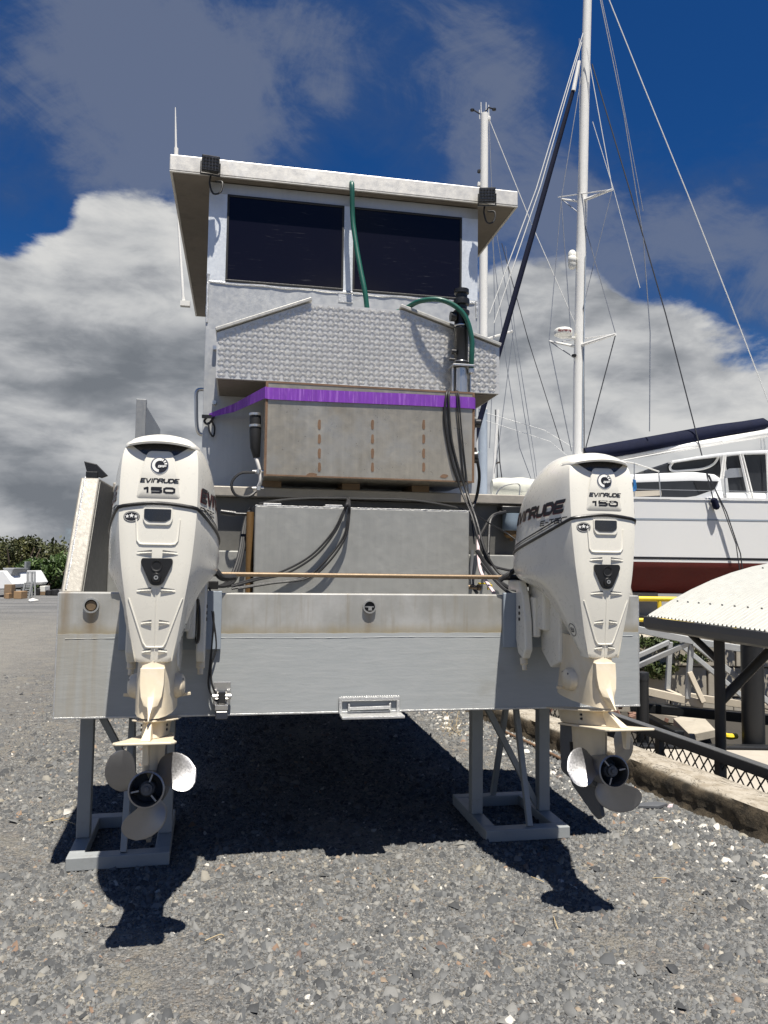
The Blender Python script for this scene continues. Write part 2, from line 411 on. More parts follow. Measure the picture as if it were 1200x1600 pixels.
# transom plate: bare above, grey brush paint below, a tan weathered band where they meet
m, t, b = custom('transom')
oc = t.new('ShaderNodeTexCoord').outputs['Object']; sp = t.new('ShaderNodeSeparateXYZ'); t.put(sp.inputs[0], oc)
wob = t.math('MULTIPLY', t.math('SUBTRACT', t.noise(t.mapping(oc, scale=(1, 1, 0)), 14., 5.), .5), .012)
zw_ = t.math('ADD', sp.outputs[2], .74)
z = t.math('ADD', zw_, wob)
paint = t.smooth(z, 1.128, 1.132, 1., 0.)
n1 = t.noise(oc, 3., 7., .62); n2 = t.noise(t.mapping(oc, scale=(1, 1, .06)), 26., 5., .6)
bare = t.mix(t.smooth(n1, .35, .68), (.40, .395, .37, 1), (.58, .575, .555, 1))
bare = t.mix(t.math('MULTIPLY', t.smooth(n2, .5, .72), .5), bare, (.34, .29, .21, 1))
band = t.math('MULTIPLY', t.smooth(t.math('ADD', z, t.math('MULTIPLY', n2, .05)), 1.215, 1.15, 0., .8), t.smooth(t.noise(oc, 5., 4.), .3, .6, .35, 1.))
bare = t.mix(band, bare, (.40, .33, .20, 1))
for (sx, w_, am) in ((-1.319, .05, .8), (.003, .035, .45), (-1.43, .03, .5), (-1.12, .10, .35)):
    dx = t.math('ABSOLUTE', t.math('SUBTRACT', t.math('ADD', sp.outputs[0], t.math('MULTIPLY', t.math('SUBTRACT', n2, .5), .05)), sx))
    run = t.math('MULTIPLY', t.smooth(dx, 0., w_, am, 0.), t.smooth(zw_, 1.02, 1.235, .4, 1.))
    run = t.math('MULTIPLY', run, t.smooth(zw_, 1.235, 1.225, 0., 1.) if sx in (-1.319, .003) else 1.)
    bare = t.mix(run, bare, (.27, .19, .10, 1))
br = t.noise(t.mapping(oc, scale=(.16, 1, 1)), 34., 6., .65, .4)
pc = t.mix(t.smooth(br, .3, .75), (.345, .365, .372, 1), (.385, .40, .405, 1))
pc = t.mix(t.math('MULTIPLY', t.smooth(t.noise(oc, 2.6, 6., .7), .56, .74), .4), pc, (.27, .265, .24, 1))
left_bare = t.math('MULTIPLY', t.smooth(t.math('ADD', sp.outputs[0], wob), -1.18, -1.30, 0., .75), t.smooth(n2, .35, .65, .4, 1.))
pc = t.mix(left_bare, pc, (.31, .285, .235, 1))
t.put(b.inputs['Base Color'], t.mix(paint, bare, pc))
t.put(b.inputs['Metallic'], t.math('MULTIPLY', t.math('SUBTRACT', 1., paint), .45)); t.put(b.inputs['Roughness'], t.smooth(paint, 0., 1., .42, .5))
bp = t.new('ShaderNodeBump'); bp.inputs['Strength'].default_value = .25; bp.inputs['Distance'].default_value = .004
t.put(bp.inputs['Height'], t.math('MULTIPLY', t.math('ADD', br, t.math('MULTIPLY', n1, .4)), t.smooth(paint, 0., 1., .35, 1.))); t.l.new(bp.outputs[0], b.inputs['Normal'])

# dark window film with scuffs
m, t, b = custom('dark_glass')
oc = t.new('ShaderNodeTexCoord').outputs['Object']
sc1 = t.noise(t.mapping(oc, scale=(5, 5, 60)), 1.3, 5., .7, .3); sc2 = t.noise(oc, 2.3, 4.)
msk = t.math('MULTIPLY', t.smooth(sc1, .58, .72), t.smooth(sc2, .46, .60))
dots = t.smooth(t.noise(oc, 34., 2.), .765, .79)
msk = t.math('MULTIPLY', msk, .16)
t.put(b.inputs['Base Color'], t.mix(msk, (.0065, .0065, .013, 1), (.20, .20, .22, 1)))
t.put(b.inputs['Roughness'], t.smooth(sc2, .3, .7, .05, .14, 'LINEAR')); b.inputs['Specular IOR Level'].default_value = .22

# crushed rock: the base sheet between the loose stones
m, t, b = custom('gravel')
gc = t.new('ShaderNodeNewGeometry').outputs['Position']
flat = t.mapping(gc, scale=(1, 1, 0))
def vor(scale, feat='F1'):
    n = t.new('ShaderNodeTexVoronoi'); n.feature = feat; t.put(n.inputs['Vector'], flat); n.inputs['Scale'].default_value = scale
    return n
v1, v2, v3 = vor(62.), vor(130.), vor(25.)
rock = [(0., (.065, .067, .070)), (.35, (.115, .118, .122)), (.6, (.165, .167, .168)), (.78, (.21, .205, .195)), (.88, (.22, .17, .12)), (.95, (.36, .33, .28)), (1., (.55, .53, .49))]
def vcol(v):
    s = t.new('ShaderNodeSeparateColor'); t.put(s.inputs[0], v.outputs['Color']); return t.ramp(s.outputs[0], rock)
c = t.mix(t.smooth(t.noise(flat, 9., 5.), .42, .58), vcol(v1), vcol(v2))
c = t.mix(.35, c, vcol(v3))
sep = t.new('ShaderNodeSeparateXYZ'); t.put(sep.inputs[0], gc)
big = t.noise(flat, .55, 6., .6); mid = t.noise(flat, 2.7, 6., .65)
c = t.mix(.40, c, (.125, .120, .108, 1))
dust = t.math('MULTIPLY', t.smooth(mid, .50, .66), .75)
c = t.mix(dust, c, (.195, .18, .15, 1))
# the wheel track: paler packed fines along the yard at the left
trk = t.math('ADD', sep.outputs[0], t.math('MULTIPLY', sep.outputs[1], .10))
trk = t.math('ADD', trk, t.math('MULTIPLY', t.math('SUBTRACT', big, .5), 2.2))
pale = t.math('MULTIPLY', t.smooth(trk, -2.0, -3.4), t.smooth(sep.outputs[1], 20., 13., 0., 1.))
pale = t.math('MULTIPLY', pale, t.smooth(mid, .3, .6, .5, 1.))
c = t.mix(t.math('MULTIPLY', pale, .75), c, t.mix(t.noise(flat, 30., 4.), (.18, .17, .15, 1), (.28, .27, .245, 1)))
farm = t.smooth(sep.outputs[1], 13., 22.)
c = t.mix(t.math('MULTIPLY', farm, .7), c, t.mix(t.smooth(t.noise(t.mapping(flat, scale=(.25, 1, 1)), 1.1, 5.), .4, .6), (.12, .125, .13, 1), (.20, .20, .20, 1)))
t.put(b.inputs['Base Color'], c); b.inputs['Roughness'].default_value = .92
hgt = t.math('ADD', t.math('MULTIPLY', v1.outputs['Distance'], -1.), t.math('MULTIPLY', v2.outputs['Distance'], -.5))
bp = t.new('ShaderNodeBump'); bp.inputs['Strength'].default_value = .9; bp.inputs['Distance'].default_value = .02
t.put(bp.inputs['Height'], hgt); t.l.new(bp.outputs[0], b.inputs['Normal'])

# loose stones, each with a tone of its own
m, t, b = custom('stone')
at_ = t.new('ShaderNodeAttribute'); at_.attribute_name = 'tone'
c = t.ramp(at_.outputs['Fac'], [(0., (.032, .034, .037)), (.30, (.074, .078, .082)), (.60, (.128, .131, .131)), (.86, (.20, .198, .188)), (.94, (.26, .235, .185)), (.955, (.23, .145, .09)), (.965, (.10, .065, .055)), (.982, (.34, .31, .255)), (1., (.54, .52, .48))])
k = t.noise(t.new('ShaderNodeNewGeometry').outputs['Position'], 90., 5., .65)
t.put(b.inputs['Base Color'], t.mix(t.smooth(k, .3, .7, 0., .25, 'LINEAR'), c, (.11, .11, .108, 1)))
b.inputs['Roughness'].default_value = .82

# foliage: each leaf clump has its own tone
def leaf_mat(name, a, bcol, cc_):
    m, t, b = custom(name)
    at_ = t.new('ShaderNodeAttribute'); at_.attribute_name = 'tone'
    t.put(b.inputs['Base Color'], t.ramp(at_.outputs['Fac'], [(0., a), (.55, bcol), (1., cc_)])); b.inputs['Roughness'].default_value = .55
    b.inputs['Transmission Weight'].default_value = 0.
leaf_mat('leaf_olive', (.020, .030, .008), (.060, .066, .018), (.125, .112, .035))
leaf_mat('leaf_green', (.016, .034, .009), (.042, .080, .015), (.085, .125, .025))
leaf_mat('leaf_vine', (.018, .032, .010), (.060, .085, .02), (.15, .14, .06))

# worn harbour wall face
m, t, b = custom('kerb_face')
oc = t.new('ShaderNodeTexCoord').outputs['Object']; sp = t.new('ShaderNodeSeparateXYZ'); t.put(sp.inputs[0], oc)
n1 = t.noise(oc, 9., 8., .68); n2 = t.noise(oc, 38., 6., .65)
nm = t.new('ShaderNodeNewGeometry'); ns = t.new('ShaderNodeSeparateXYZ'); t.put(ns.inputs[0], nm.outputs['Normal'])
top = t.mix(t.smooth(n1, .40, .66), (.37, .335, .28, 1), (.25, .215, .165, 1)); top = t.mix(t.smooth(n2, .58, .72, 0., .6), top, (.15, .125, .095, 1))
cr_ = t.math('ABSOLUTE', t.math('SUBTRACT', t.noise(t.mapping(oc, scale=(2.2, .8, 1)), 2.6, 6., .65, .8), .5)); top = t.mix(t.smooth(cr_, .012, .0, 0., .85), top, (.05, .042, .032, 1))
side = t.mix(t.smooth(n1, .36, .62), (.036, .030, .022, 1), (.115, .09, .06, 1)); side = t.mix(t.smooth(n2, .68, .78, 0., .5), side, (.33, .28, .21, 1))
t.put(b.inputs['Base Color'], t.mix(t.smooth(ns.outputs[2], .45, .8), side, top)); b.inputs['Roughness'].default_value = .95  # pale where the surface points up, dark where it stands upright
bp = t.new('ShaderNodeBump'); bp.inputs['Strength'].default_value = .8; bp.inputs['Distance'].default_value = .012
t.put(bp.inputs['Height'], t.math('ADD', n1, t.math('MULTIPLY', n2, .5))); t.l.new(bp.outputs[0], b.inputs['Normal'])

m, t, b = custom('water')
gc = t.new('ShaderNodeNewGeometry').outputs['Position']
b.inputs['Base Color'].default_value = (.018, .022, .018, 1); b.inputs['Roughness'].default_value = .08
bp = t.new('ShaderNodeBump'); bp.inputs['Strength'].default_value = .25; bp.inputs['Distance'].default_value = .02
t.put(bp.inputs['Height'], t.noise(gc, 3.5, 4.)); t.l.new(bp.outputs[0], b.inputs['Normal'])

# ================================================================== THE SETTING
def kerb_x(y): return 2.19 - .15 * y
KC = np.array([.42, 11.86, 0.])                       # where the harbour wall meets the far wall
FAR_D = np.array([UX[0], UX[1], 0.])                  # direction of the far wall
def ground_sheet():
    B_ = np.array([kerb_x(-300.) + .0, -300.]); A_ = KC[:2] + FAR_D[:2] * 400
    pts = [KC[:2], A_, (1500, 1500), (-1500, 1500), (-1500, -300), B_]
    mb = MB(); mb.add([(p[0] + (.10 if i in (0, 5) else 0), p[1], 0) for i, p in enumerate(pts)], [tuple(range(6))])
    o = mb.build('ground', 'gravel', kind='structure', recalc=False)
    bm = bmesh.new(); bm.from_mesh(o.data); bmesh.ops.triangulate(bm, faces=bm.faces)
    bmesh.ops.recalc_face_normals(bm, faces=bm.faces)
    if sum(f.normal.z for f in bm.faces) < 0: bmesh.ops.reverse_faces(bm, faces=bm.faces)
    bm.to_mesh(o.data); bm.free()
ground_sheet()
mb = MB(); mb.add([(-20, -300, -1.75), (400, -300, -1.75), (400, 120, -1.75), (-20, 120, -1.75)], [(0, 1, 2, 3)])
mb.build('water', 'water', kind='structure')

# loose crushed stone on the yard
def stones():
    N = 400000
    u = rng.random((int(N * 1.9), 2))
    y = -2.75 + 9.5 * u[:, 0] ** 2.35
    half = .55 * (y + 3.9) + .55
    cx = -.64 + .187 * (y + 3.8)
    x = cx + (u[:, 1] * 2 - 1) * half * 1.12
    ok = (x < 2.17 - .15 * y)
    # fewer on the packed track at the left, more along the foot of the wall
    pk = np.clip((-1.9 - x) * .9, 0, .85); ok &= rng.random(len(x)) > pk
    # bare dusty patches
    patch = np.sin(x * 3.1 + 1.3) * np.sin(y * 2.3 + .4) + .5 * np.sin(x * 7.7 + y * 5.1)
    ok &= rng.random(len(x)) > np.clip((patch - .45) * 1.1, 0, .85)
    x, y = x[ok][:N], y[ok][:N]; n = len(x)
    depth = y + 3.9
    r = np.exp(rng.normal(0, .56, n)) * .0031 * (1 + .05 * depth)
    big = rng.random(n) < .02; r[big] *= 2.3
    near_wall = (2.17 - .15 * y - x) < .55
    r[near_wall] *= 1.35
    r = np.clip(r, .003, .024)
    base = np.array([[-1, -.8, 0], [1, -.7, 0], [.9, .8, 0], [-.9, .9, 0], [-.45, 0, .9], [.5, .05, .8]])
    P = base[None] * (1 + .5 * (rng.random((n, 6, 1)) - .5)) + .42 * (rng.random((n, 6, 3)) - .5) * np.array([1, 1, .8])
    P[:, :4, 2] = -.25
    P *= (np.stack([.95 + .45 * rng.random(n), .62 + .4 * rng.random(n), .75 + .55 * rng.random(n)], 1))[:, None, :]
    a = rng.random(n) * 2 * np.pi; c, s = np.cos(a), np.sin(a)
    til = rng.normal(0, .32, n); ct, st = np.cos(til), np.sin(til)
    X, Y, Z = P[..., 0], P[..., 1], P[..., 2]
    Y, Z = Y * ct[:, None] - Z * st[:, None], Y * st[:, None] + Z * ct[:, None]
    X, Y = X * c[:, None] - Y * s[:, None], X * s[:, None] + Y * c[:, None]
    P = np.stack([X, Y, Z], 2) * r[:, None, None]
    P[..., 0] += x[:, None]; P[..., 1] += y[:, None]; P[..., 2] += (r * (.02 + .22 * rng.random(n)))[:, None]
    tri = np.array([[0, 1, 5], [0, 5, 4], [1, 2, 5], [2, 3, 4], [2, 4, 5], [3, 0, 4]])
    F = (tri[None] + (np.arange(n) * 6)[:, None, None]).reshape(-1)
    tone = rng.random(n) ** 1.12
    tone[near_wall] = np.clip(tone[near_wall] + .09 * rng.random(near_wall.sum()), 0, 1)
    small = (r < .006) & (tone > .80); tone[small] *= .75
    me = bpy.data.meshes.new('loose_stones')
    me.vertices.add(n * 6); me.vertices.foreach_set('co', P.reshape(-1))
    me.loops.add(n * 18); me.loops.foreach_set('vertex_index', F.astype(np.int32))
    me.polygons.add(n * 6); me.polygons.foreach_set('loop_start', np.arange(0, n * 18, 3, dtype=np.int32))
    me.update(calc_edges=True)
    at = me.attributes.new('tone', 'FLOAT', 'POINT'); at.data.foreach_set('value', np.repeat(tone, 6).astype(np.float32))
    me.materials.append(MATS['stone'])
    o = bpy.data.objects.new('loose_stones', me); COL.objects.link(o); o['kind'] = 'stuff'
    o['label'] = 'loose grey crushed stones scattered over the yard'
stones()

# low harbour wall along the right of the yard: a rough concrete beam
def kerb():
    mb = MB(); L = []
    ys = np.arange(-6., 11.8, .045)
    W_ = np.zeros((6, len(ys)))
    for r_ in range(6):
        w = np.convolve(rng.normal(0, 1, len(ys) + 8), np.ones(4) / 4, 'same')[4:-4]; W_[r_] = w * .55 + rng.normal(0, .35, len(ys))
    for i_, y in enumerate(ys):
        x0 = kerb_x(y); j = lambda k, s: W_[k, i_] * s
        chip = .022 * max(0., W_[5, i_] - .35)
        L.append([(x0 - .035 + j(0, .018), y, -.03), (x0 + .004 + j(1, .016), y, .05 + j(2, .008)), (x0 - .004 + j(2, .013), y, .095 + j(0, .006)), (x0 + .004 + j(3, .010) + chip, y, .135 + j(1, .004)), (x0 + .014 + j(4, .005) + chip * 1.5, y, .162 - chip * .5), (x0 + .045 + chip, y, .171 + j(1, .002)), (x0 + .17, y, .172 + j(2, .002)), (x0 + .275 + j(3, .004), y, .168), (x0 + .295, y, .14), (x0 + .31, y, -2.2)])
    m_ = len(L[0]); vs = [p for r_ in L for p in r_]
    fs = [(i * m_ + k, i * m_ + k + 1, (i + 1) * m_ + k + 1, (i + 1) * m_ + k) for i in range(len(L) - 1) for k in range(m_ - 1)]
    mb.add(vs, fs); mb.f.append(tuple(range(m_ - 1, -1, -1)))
    o = one('harbour_wall', mb, 'kerb_face', 'low rough concrete wall edging the gravel yard, dark face and pale cracked top', 'wall', recalc=True, smooth=True, angle=55)
    return o
kerb()
# ================================================================== THE WORK BOAT
boat = thing('work_boat', 'bare aluminium work boat with a high square wheelhouse, seen from its flat grey stern', 'boat', (0, 0, .74))
W2 = 1.47
# hull: one welded shell, narrower than the stern well
mb = MB()
mb.prism([(.94, .745), (5.6, .745), (7.1, 1.35), (7.4, 2.05), (6.2, 1.99), (.94, 1.86)], 0, -1.05, 1.05)
mb.box(-1.372, 1.372, .06, .938, .746, 1.22)
mb.build('hull', 'alu_grey', boat, bevel=.01)
mb = MB(); mb.box(-W2, W2, 0., .055, .74, 1.325); mb.build('transom', 'transom', boat, bevel=.006)
mb = MB()
for s in (-1, 1):   # weld bead along the lower edge and the corners
    mb = MB(); mb.tube([(s * (W2 - .004), .003, z) for z in np.linspace(.745, 1.32, 24)], [.004 + .0015 * rng.random() for _ in range(24)], 6)
    mb.build('corner_weld', 'weld', boat, smooth=True)
mb = MB(); mb.tube([(x, .0006, 1.108 + .002 * math.sin(x * 5.) + .001 * rng.random()) for x in np.linspace(-1.43, 1.43, 110)], [.0017 + .0012 * rng.random() for _ in range(110)], 5); mb.build('plate_seam', 'transom', boat, smooth=True)
mb = MB(); mb.tube([(x, .003, .743) for x in np.linspace(-W2, W2, 90)], [.005 + .002 * rng.random() for _ in range(90)], 6); mb.build('edge_weld', 'weld', boat, smooth=True)
for s in (-1, 1):
    a, b_ = sorted((s * 1.47, s * 1.376))
    mb = MB(); mb.prism([(.057, .745), (.057, 1.327), (.41, 1.905), (.95, 1.905), (.95, .745)], 0, a, b_)
    bw = mb.build('bulwark', 'alu_bulwark', boat, bevel=.008)
    mb = MB(); xs_ = sorted((s * 1.3755, s * 1.372)); mb.prism([(.075, 1.225), (.075, 1.32), (.42, 1.888), (.895, 1.888), (.895, 1.225)], 0, *xs_); mb.build('inner_shade', 'alu_dark', bw)  # dark sheet added over the inner face to stand for its shade
    mb = MB(); x = s * 1.447
    mb.tube([(x, y, z + .002) for y, z in zip(np.linspace(.06, .41, 26), np.linspace(1.332, 1.907, 26))], [.0035 + .002 * rng.random() for _ in range(26)], 6)
    mb.build('weld_seam', 'weld', bw, smooth=True)
# bulkhead, its top rail and the step across the well
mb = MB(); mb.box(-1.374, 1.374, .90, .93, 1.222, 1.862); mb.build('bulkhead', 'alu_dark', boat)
mb = MB(); mb.box(-1.374, 1.374, .83, .97, 1.865, 1.925); mb.build('top_rail', 'alu_cap', boat, bevel=.006)
mb = MB(); mb.box(-1.372, 1.372, .74, .897, 1.222, 1.54); mb.build('step_locker', 'alu_tank', boat, bevel=.006)
mb = MB(); mb.box(-1.05, 1.05, .975, 6.1, 1.865, 1.895); mb.build('deck', 'alu_grey', boat)
# gussets in the well corners
for x in (-1.18, 1.22):
    mb = MB(); mb.prism([(.895, 1.80), (.895, 1.545), (.80, 1.545)], 0, x - .004, x + .004)
    mb.build('gusset', 'alu_grey', boat)
# foredeck rails and the upright plates at the bow
for s in (-1, 1):
    mb = MB(); a = yp(218, 637, 5.0); x = -1.70 if s < 0 else 1.70
    mb.box(x - .012, x + .012, 4.6, 6.4, 2.2, a[2]); mb.box(x - .05, x + .012 if s > 0 else x + .05, 4.52, 4.60, 1.95, a[2] + .002)
    bp_ = mb.build('bow_plate', 'alu_grey', boat, bevel=.004)
    for yy in (5., 6.):
        mb = MB(); mb.bar((s * 1.045, yy, 1.93), (x, yy, 2.3), .06); mb.build('plate_bracket', 'alu_grey', bp_)

# wheelhouse
CX0, CX1, CY, CY2, CZ0, CZ1 = -.897, .936, 1.2, 3.95, 1.897, 3.96
w0, w1, w2, w3, wz0, wz1 = -.780, -.004, .058, .821, 3.302, 3.888
T = .04
mb = MB(); mb.box(CX0, CX1, CY, CY + T, CZ0, wz0)
mb.build('aft_wall', 'alu_wall', boat, bevel=.004)
mb = MB(); mb.box(CX0, CX1, CY + .001, CY + T, wz1 + .0, CZ1); mb.build('wall_header', 'alu_wall', boat)
for a, b_ in ((CX0, w0), (w1, w2), (w3, CX1)):
    mb = MB(); mb.box(a, b_, CY + .0005, CY + T - .001, wz0 + .001, wz1 - .001); mb.build('window_post', 'alu_bright', boat)
for (x, nm) in ((CX0, 'l'), (CX1, 'r')):
    s = 1 if nm == 'l' else -1
    xs = sorted((x, x + s * T))
    mb = MB(); mb.box(xs[0], xs[1], CY + T + .001, CY2, CZ0, 3.25); mb.box(xs[0], xs[1], CY + T + .001, CY2, 3.85, CZ1)
    mb.box(xs[0], xs[1], CY + T + .001, CY + .35, 3.25, 3.85); mb.box(xs[0], xs[1], 2.45, 2.60, 3.25, 3.85); mb.box(xs[0], xs[1], CY2 - .25, CY2, 3.25, 3.85)
    mb.build('side_wall', 'alu_wall', boat)
    for y0, y1 in ((CY + .35, 2.45), (2.60, CY2 - .25)):
        mb = MB(); mb.box(x + s * .018, x + s * .024, y0, y1, 3.25, 3.85); mb.build('side_window', 'dark_glass', boat)
mb = MB(); mb.box(CX0, CX1, CY2, CY2 + T, CZ0, 3.25); mb.box(CX0, CX1, CY2, CY2 + T, 3.85, CZ1)
for a, b_ in ((CX0, CX0 + .1), (-.04, .04), (CX1 - .1, CX1)): mb.box(a, b_, CY2, CY2 + T, 3.25, 3.85)
mb.build('front_wall', 'alu_wall', boat)
mb = MB(); mb.box(CX0 + .1, -.04, CY2 + .02, CY2 + .026, 3.25, 3.85); mb.box(.04, CX1 - .1, CY2 + .02, CY2 + .026, 3.25, 3.85); mb.build('windscreen', 'dark_glass', boat)
# aft windows: rubber frame with a dark pane in it
for a, b_ in ((w0, w1), (w2, w3)):
    g = .014
    mb = MB()
    mb.box(a, b_, CY - .004, CY + .02, wz0, wz0 + g); mb.box(a, b_, CY - .004, CY + .02, wz1 - g, wz1)
    mb.box(a, a + g, CY - .0035, CY + .02, wz0 + g, wz1 - g); mb.box(b_ - g, b_, CY - .0035, CY + .02, wz0 + g, wz1 - g)
    fr = mb.build('window', 'black_rubber', boat, bevel=.003)
    mb = MB(); mb.box(a + g, b_ - g, CY + .003, CY + .010, wz0 + g, wz1 - g); mb.build('pane', 'dark_glass', fr)
# weld seams and filler patches on the wall
mb = MB()
mb.tube([(x, CY - .0005, wz0 - .014 + .003 * math.sin(x * 20)) for x in np.linspace(CX0 + .02, CX1 - .02, 60)], [.005 + .004 * rng.random() for _ in range(60)], 6)
for x, zr in ((CX0 + .008, (3.02, 3.34)), (CX1 - .006, (3.18, 3.30))):
    mb.tube([(x, CY - .0005, z) for z in np.linspace(*zr, 16)], [.006 + .006 * rng.random() for _ in range(16)], 6)
mb.build('wall_weld', 'weld', boat, smooth=True)
mb = MB(); p = yp(540, 466, CY); mb.box(p[0] - .05, p[0] + .05, CY - .004, CY - .0002, p[2] - .03, p[2] + .03); mb.build('weld_patch', 'weld', boat, bevel=.002)
# low cross beam behind the tanks, bolts
for px, py in ((336, 545), (335, 630)):
    p = yp(px, py, CY); mb = MB(); mb.cyl((p[0], CY - .035, p[2]), (p[0], CY, p[2]), .014, n=10)
    mb.build('wall_bolt', 'stainless', boat, smooth=True)
# grab handle on the port side
mb = MB(); mb.tube(spl([(CX0, 1.75, 2.70), (CX0 - .07, 1.75, 2.69), (CX0 - .075, 1.75, 2.60), (CX0 - .06, 1.75, 2.40), (CX0, 1.75, 2.37)], 5), .013, 8); mb.build('grab_handle', 'stainless', boat, smooth=True)

# roof: a slab with turned-down edges
RX0, RX1, RY0, RY1, RZ0, RZ1 = -1.146, 1.200, 1.12, 4.10, 3.965, 4.078
mb = MB(); mb.box(RX0, RX1, RY0, RY1, RZ0 + .006, RZ1)
roof = mb.build('roof', 'alu_roof', boat, bevel=.006)
mb = MB()
mb.box(RX0 + .001, RX1 - .001, RY0 + .001, RY0 + .016, RZ0, RZ0 + .005); mb.box(RX0 + .001, RX0 + .016, RY0 + .017, RY1 - .017, RZ0, RZ0 + .005); mb.box(RX1 - .016, RX1 - .001, RY0 + .017, RY1 - .017, RZ0, RZ0 + .005); mb.box(RX0 + .001, RX1 - .001, RY1 - .016, RY1 - .001, RZ0, RZ0 + .005)
mb.build('edge_lip', 'alu_roof', roof)
mb = MB(); mb.box(RX0 + .018, RX1 - .018, RY0 + .018, RY1 - .018, RZ0 + .002, RZ0 + .0055); mb.build('shaded_soffit', 'shaded_soffit', roof)  # dark sheet added to deepen the shade under the roof
# work lights under the roof edge
def work_light(px, py, turn):
    c = yp(px, py, 1.06)
    R_ = Matrix.Rotation(turn, 3, 'Z') @ Matrix.Rotation(.22, 3, 'X')
    def tr(mb):
        mb.v = [tuple(np.array(R_ @ Vector(v)) + c) for v in mb.v]; return mb
    w, h = .055, .048
    mb = MB(); mb.box(-w, w, -.03, .02, -h, h)
    for k in range(6): mb.box(-w + .004, w - .004, .02, .034, -h + .006 + k * .016, -h + .012 + k * .016)
    o = tr(mb).build('work_light', 'black_plastic', boat, bevel=.003)
    mb = MB(); mb.box(-w + .006, w - .006, -.034, -.0305, -h + .006, h - .006); tr(mb).build('lens', 'grille_lens', o)
    mb = MB()
    for i in range(5):
        for j in range(4): mb.lathe([(.0085, 0), (.006, -.004), (.0001, -.005)], (-.04 + i * .02, -.0345, -.03 + j * .02), (0, 1, 0), 8)
    tr(mb).build('led', 'smoke_plastic', o)
    mb = MB(); mb.box(-w - .008, -w - .002, -.012, .012, -.06, .012); mb.box(w + .002, w + .008, -.012, .012, -.06, .012); mb.box(-w - .008, w + .008, -.012, .012, -.066, -.060)
    tr(mb).build('bracket', 'black_plastic', o)
    mb = MB(); q = c + np.array([.0, .05, -.05])
    mb.tube(spl([q, q + (-.005, 0, -.05), q + (.02, 0, -.115), q + (.065, .0, -.10), q + (.075, .01, -.03), q + (.03, .03, -.02)], 6), .006, 6)
    mb.build('cable', 'black_rubber', o, smooth=True)
work_light(329, 257, .10)
work_light(761, 306, -.25)
# whip aerials at the port edge of the roof
a = yp(275, 243, 1.30); b_ = yp(274, 168, 1.30)
mb = MB(); mb.tube([a, (a + b_) / 2, b_], [.008, .006, .003], 8); mb.cyl(a - (0, 0, .06), a + (0, 0, .05), .014, n=10); mb.build('whip_aerial', 'mast_white', roof, smooth=True)
a = yp(287, 474, 3.7); b_ = yp(281, 385, 3.7)
mb = MB(); mb.tube([a, a + (b_ - a) * .12, b_, b_ + (b_ - a) * .9], [.022, .014, .011, .006], 8); mb.box(a[0] - .03, a[0] + .06, 3.67, 3.73, a[2] - .03, a[2] + .02); mb.build('radio_aerial', 'mast_white', roof, smooth=True)

# chequer plate box on the aft wall, with sloping shoulders
KY = .72
kq = [yp(px_, py_, KY) for px_, py_ in ((337, 592), (780, 614), (781, 543), (632, 481), (480, 478), (337, 519))]
KX0, KX1, KZ0 = kq[0][0], kq[1][0], (kq[0][2] + kq[1][2]) / 2
KZR, KZL, KZT, KPR, KPL = kq[2][2], kq[5][2], (kq[3][2] + kq[4][2]) / 2, kq[3][0], kq[4][0]
kpoly = [(KX0, KZ0), (KX1, KZ0), (KX1, KZR), (KPR, KZT), (KPL, KZT), (KX0, KZL)]
mb = MB(); mb.prism(kpoly, 1, KY, CY - .002)
kbox = mb.build('chequer_box', 'checker', boat)
mb = MB(); mb.box(KX0 + .01, KX1 - .01, KY + .03, CY - .004, KZ0 - .0035, KZ0 - .0005); mb.build('box_shade_sheet', 'shaded_soffit', kbox)  # dark sheet added beneath the box, its shade put into the colour
# raised five-bar tread
def tread():
    vs = []; fs = []; pitch = .0318
    poly = np.array(kpoly)
    def inside(x, z):
        m_ = .012
        if not (KX0 + m_ < x < KX1 - m_ and z > KZ0 + m_): return False
        if x > KPR: top = KZT + (x - KPR) * (KZR - KZT) / (KX1 - KPR)
        elif x < KPL: top = KZT + (KPL - x) * (KZL - KZT) / (KPL - KX0)
        else: top = KZT
        return z < top - m_ * 1.3
    nx, nz = int(1.8 / pitch) + 1, int(.55 / pitch) + 1
    for i in range(nx):
        for j in range(nz):
            cx, cz = KX0 + (i + .5) * pitch, KZ0 + (j + .5) * pitch
            s = 1 if (i + j) % 2 else -1
            for k in range(-2, 3):
                off = k * .0062; L = .0150 - abs(k) * .0006; wd = .0020; h = .0030
                d = np.array([1, s]) / math.sqrt(2); n_ = np.array([-s, 1]) / math.sqrt(2)
                c = np.array([cx, cz]) + n_ * off
                if not inside(*c): continue
                o = len(vs)
                for p in (c - d * L, c + n_ * wd, c + d * L, c - n_ * wd): vs.append((p[0], KY + .0003, p[1]))
                for p in (c - d * L * .62, c + d * L * .62): vs.append((p[0], KY - h, p[1]))
                fs += [(o, o + 4, o + 1), (o + 1, o + 4, o + 5), (o + 1, o + 5, o + 2), (o + 2, o + 5, o + 3), (o + 3, o + 5, o + 4), (o + 3, o + 4, o)]
    mb = MB(); mb.v = vs; mb.f = fs
    mb.build('tread_pattern', 'checker_tread', kbox, kind='stuff', smooth=False)
tread()
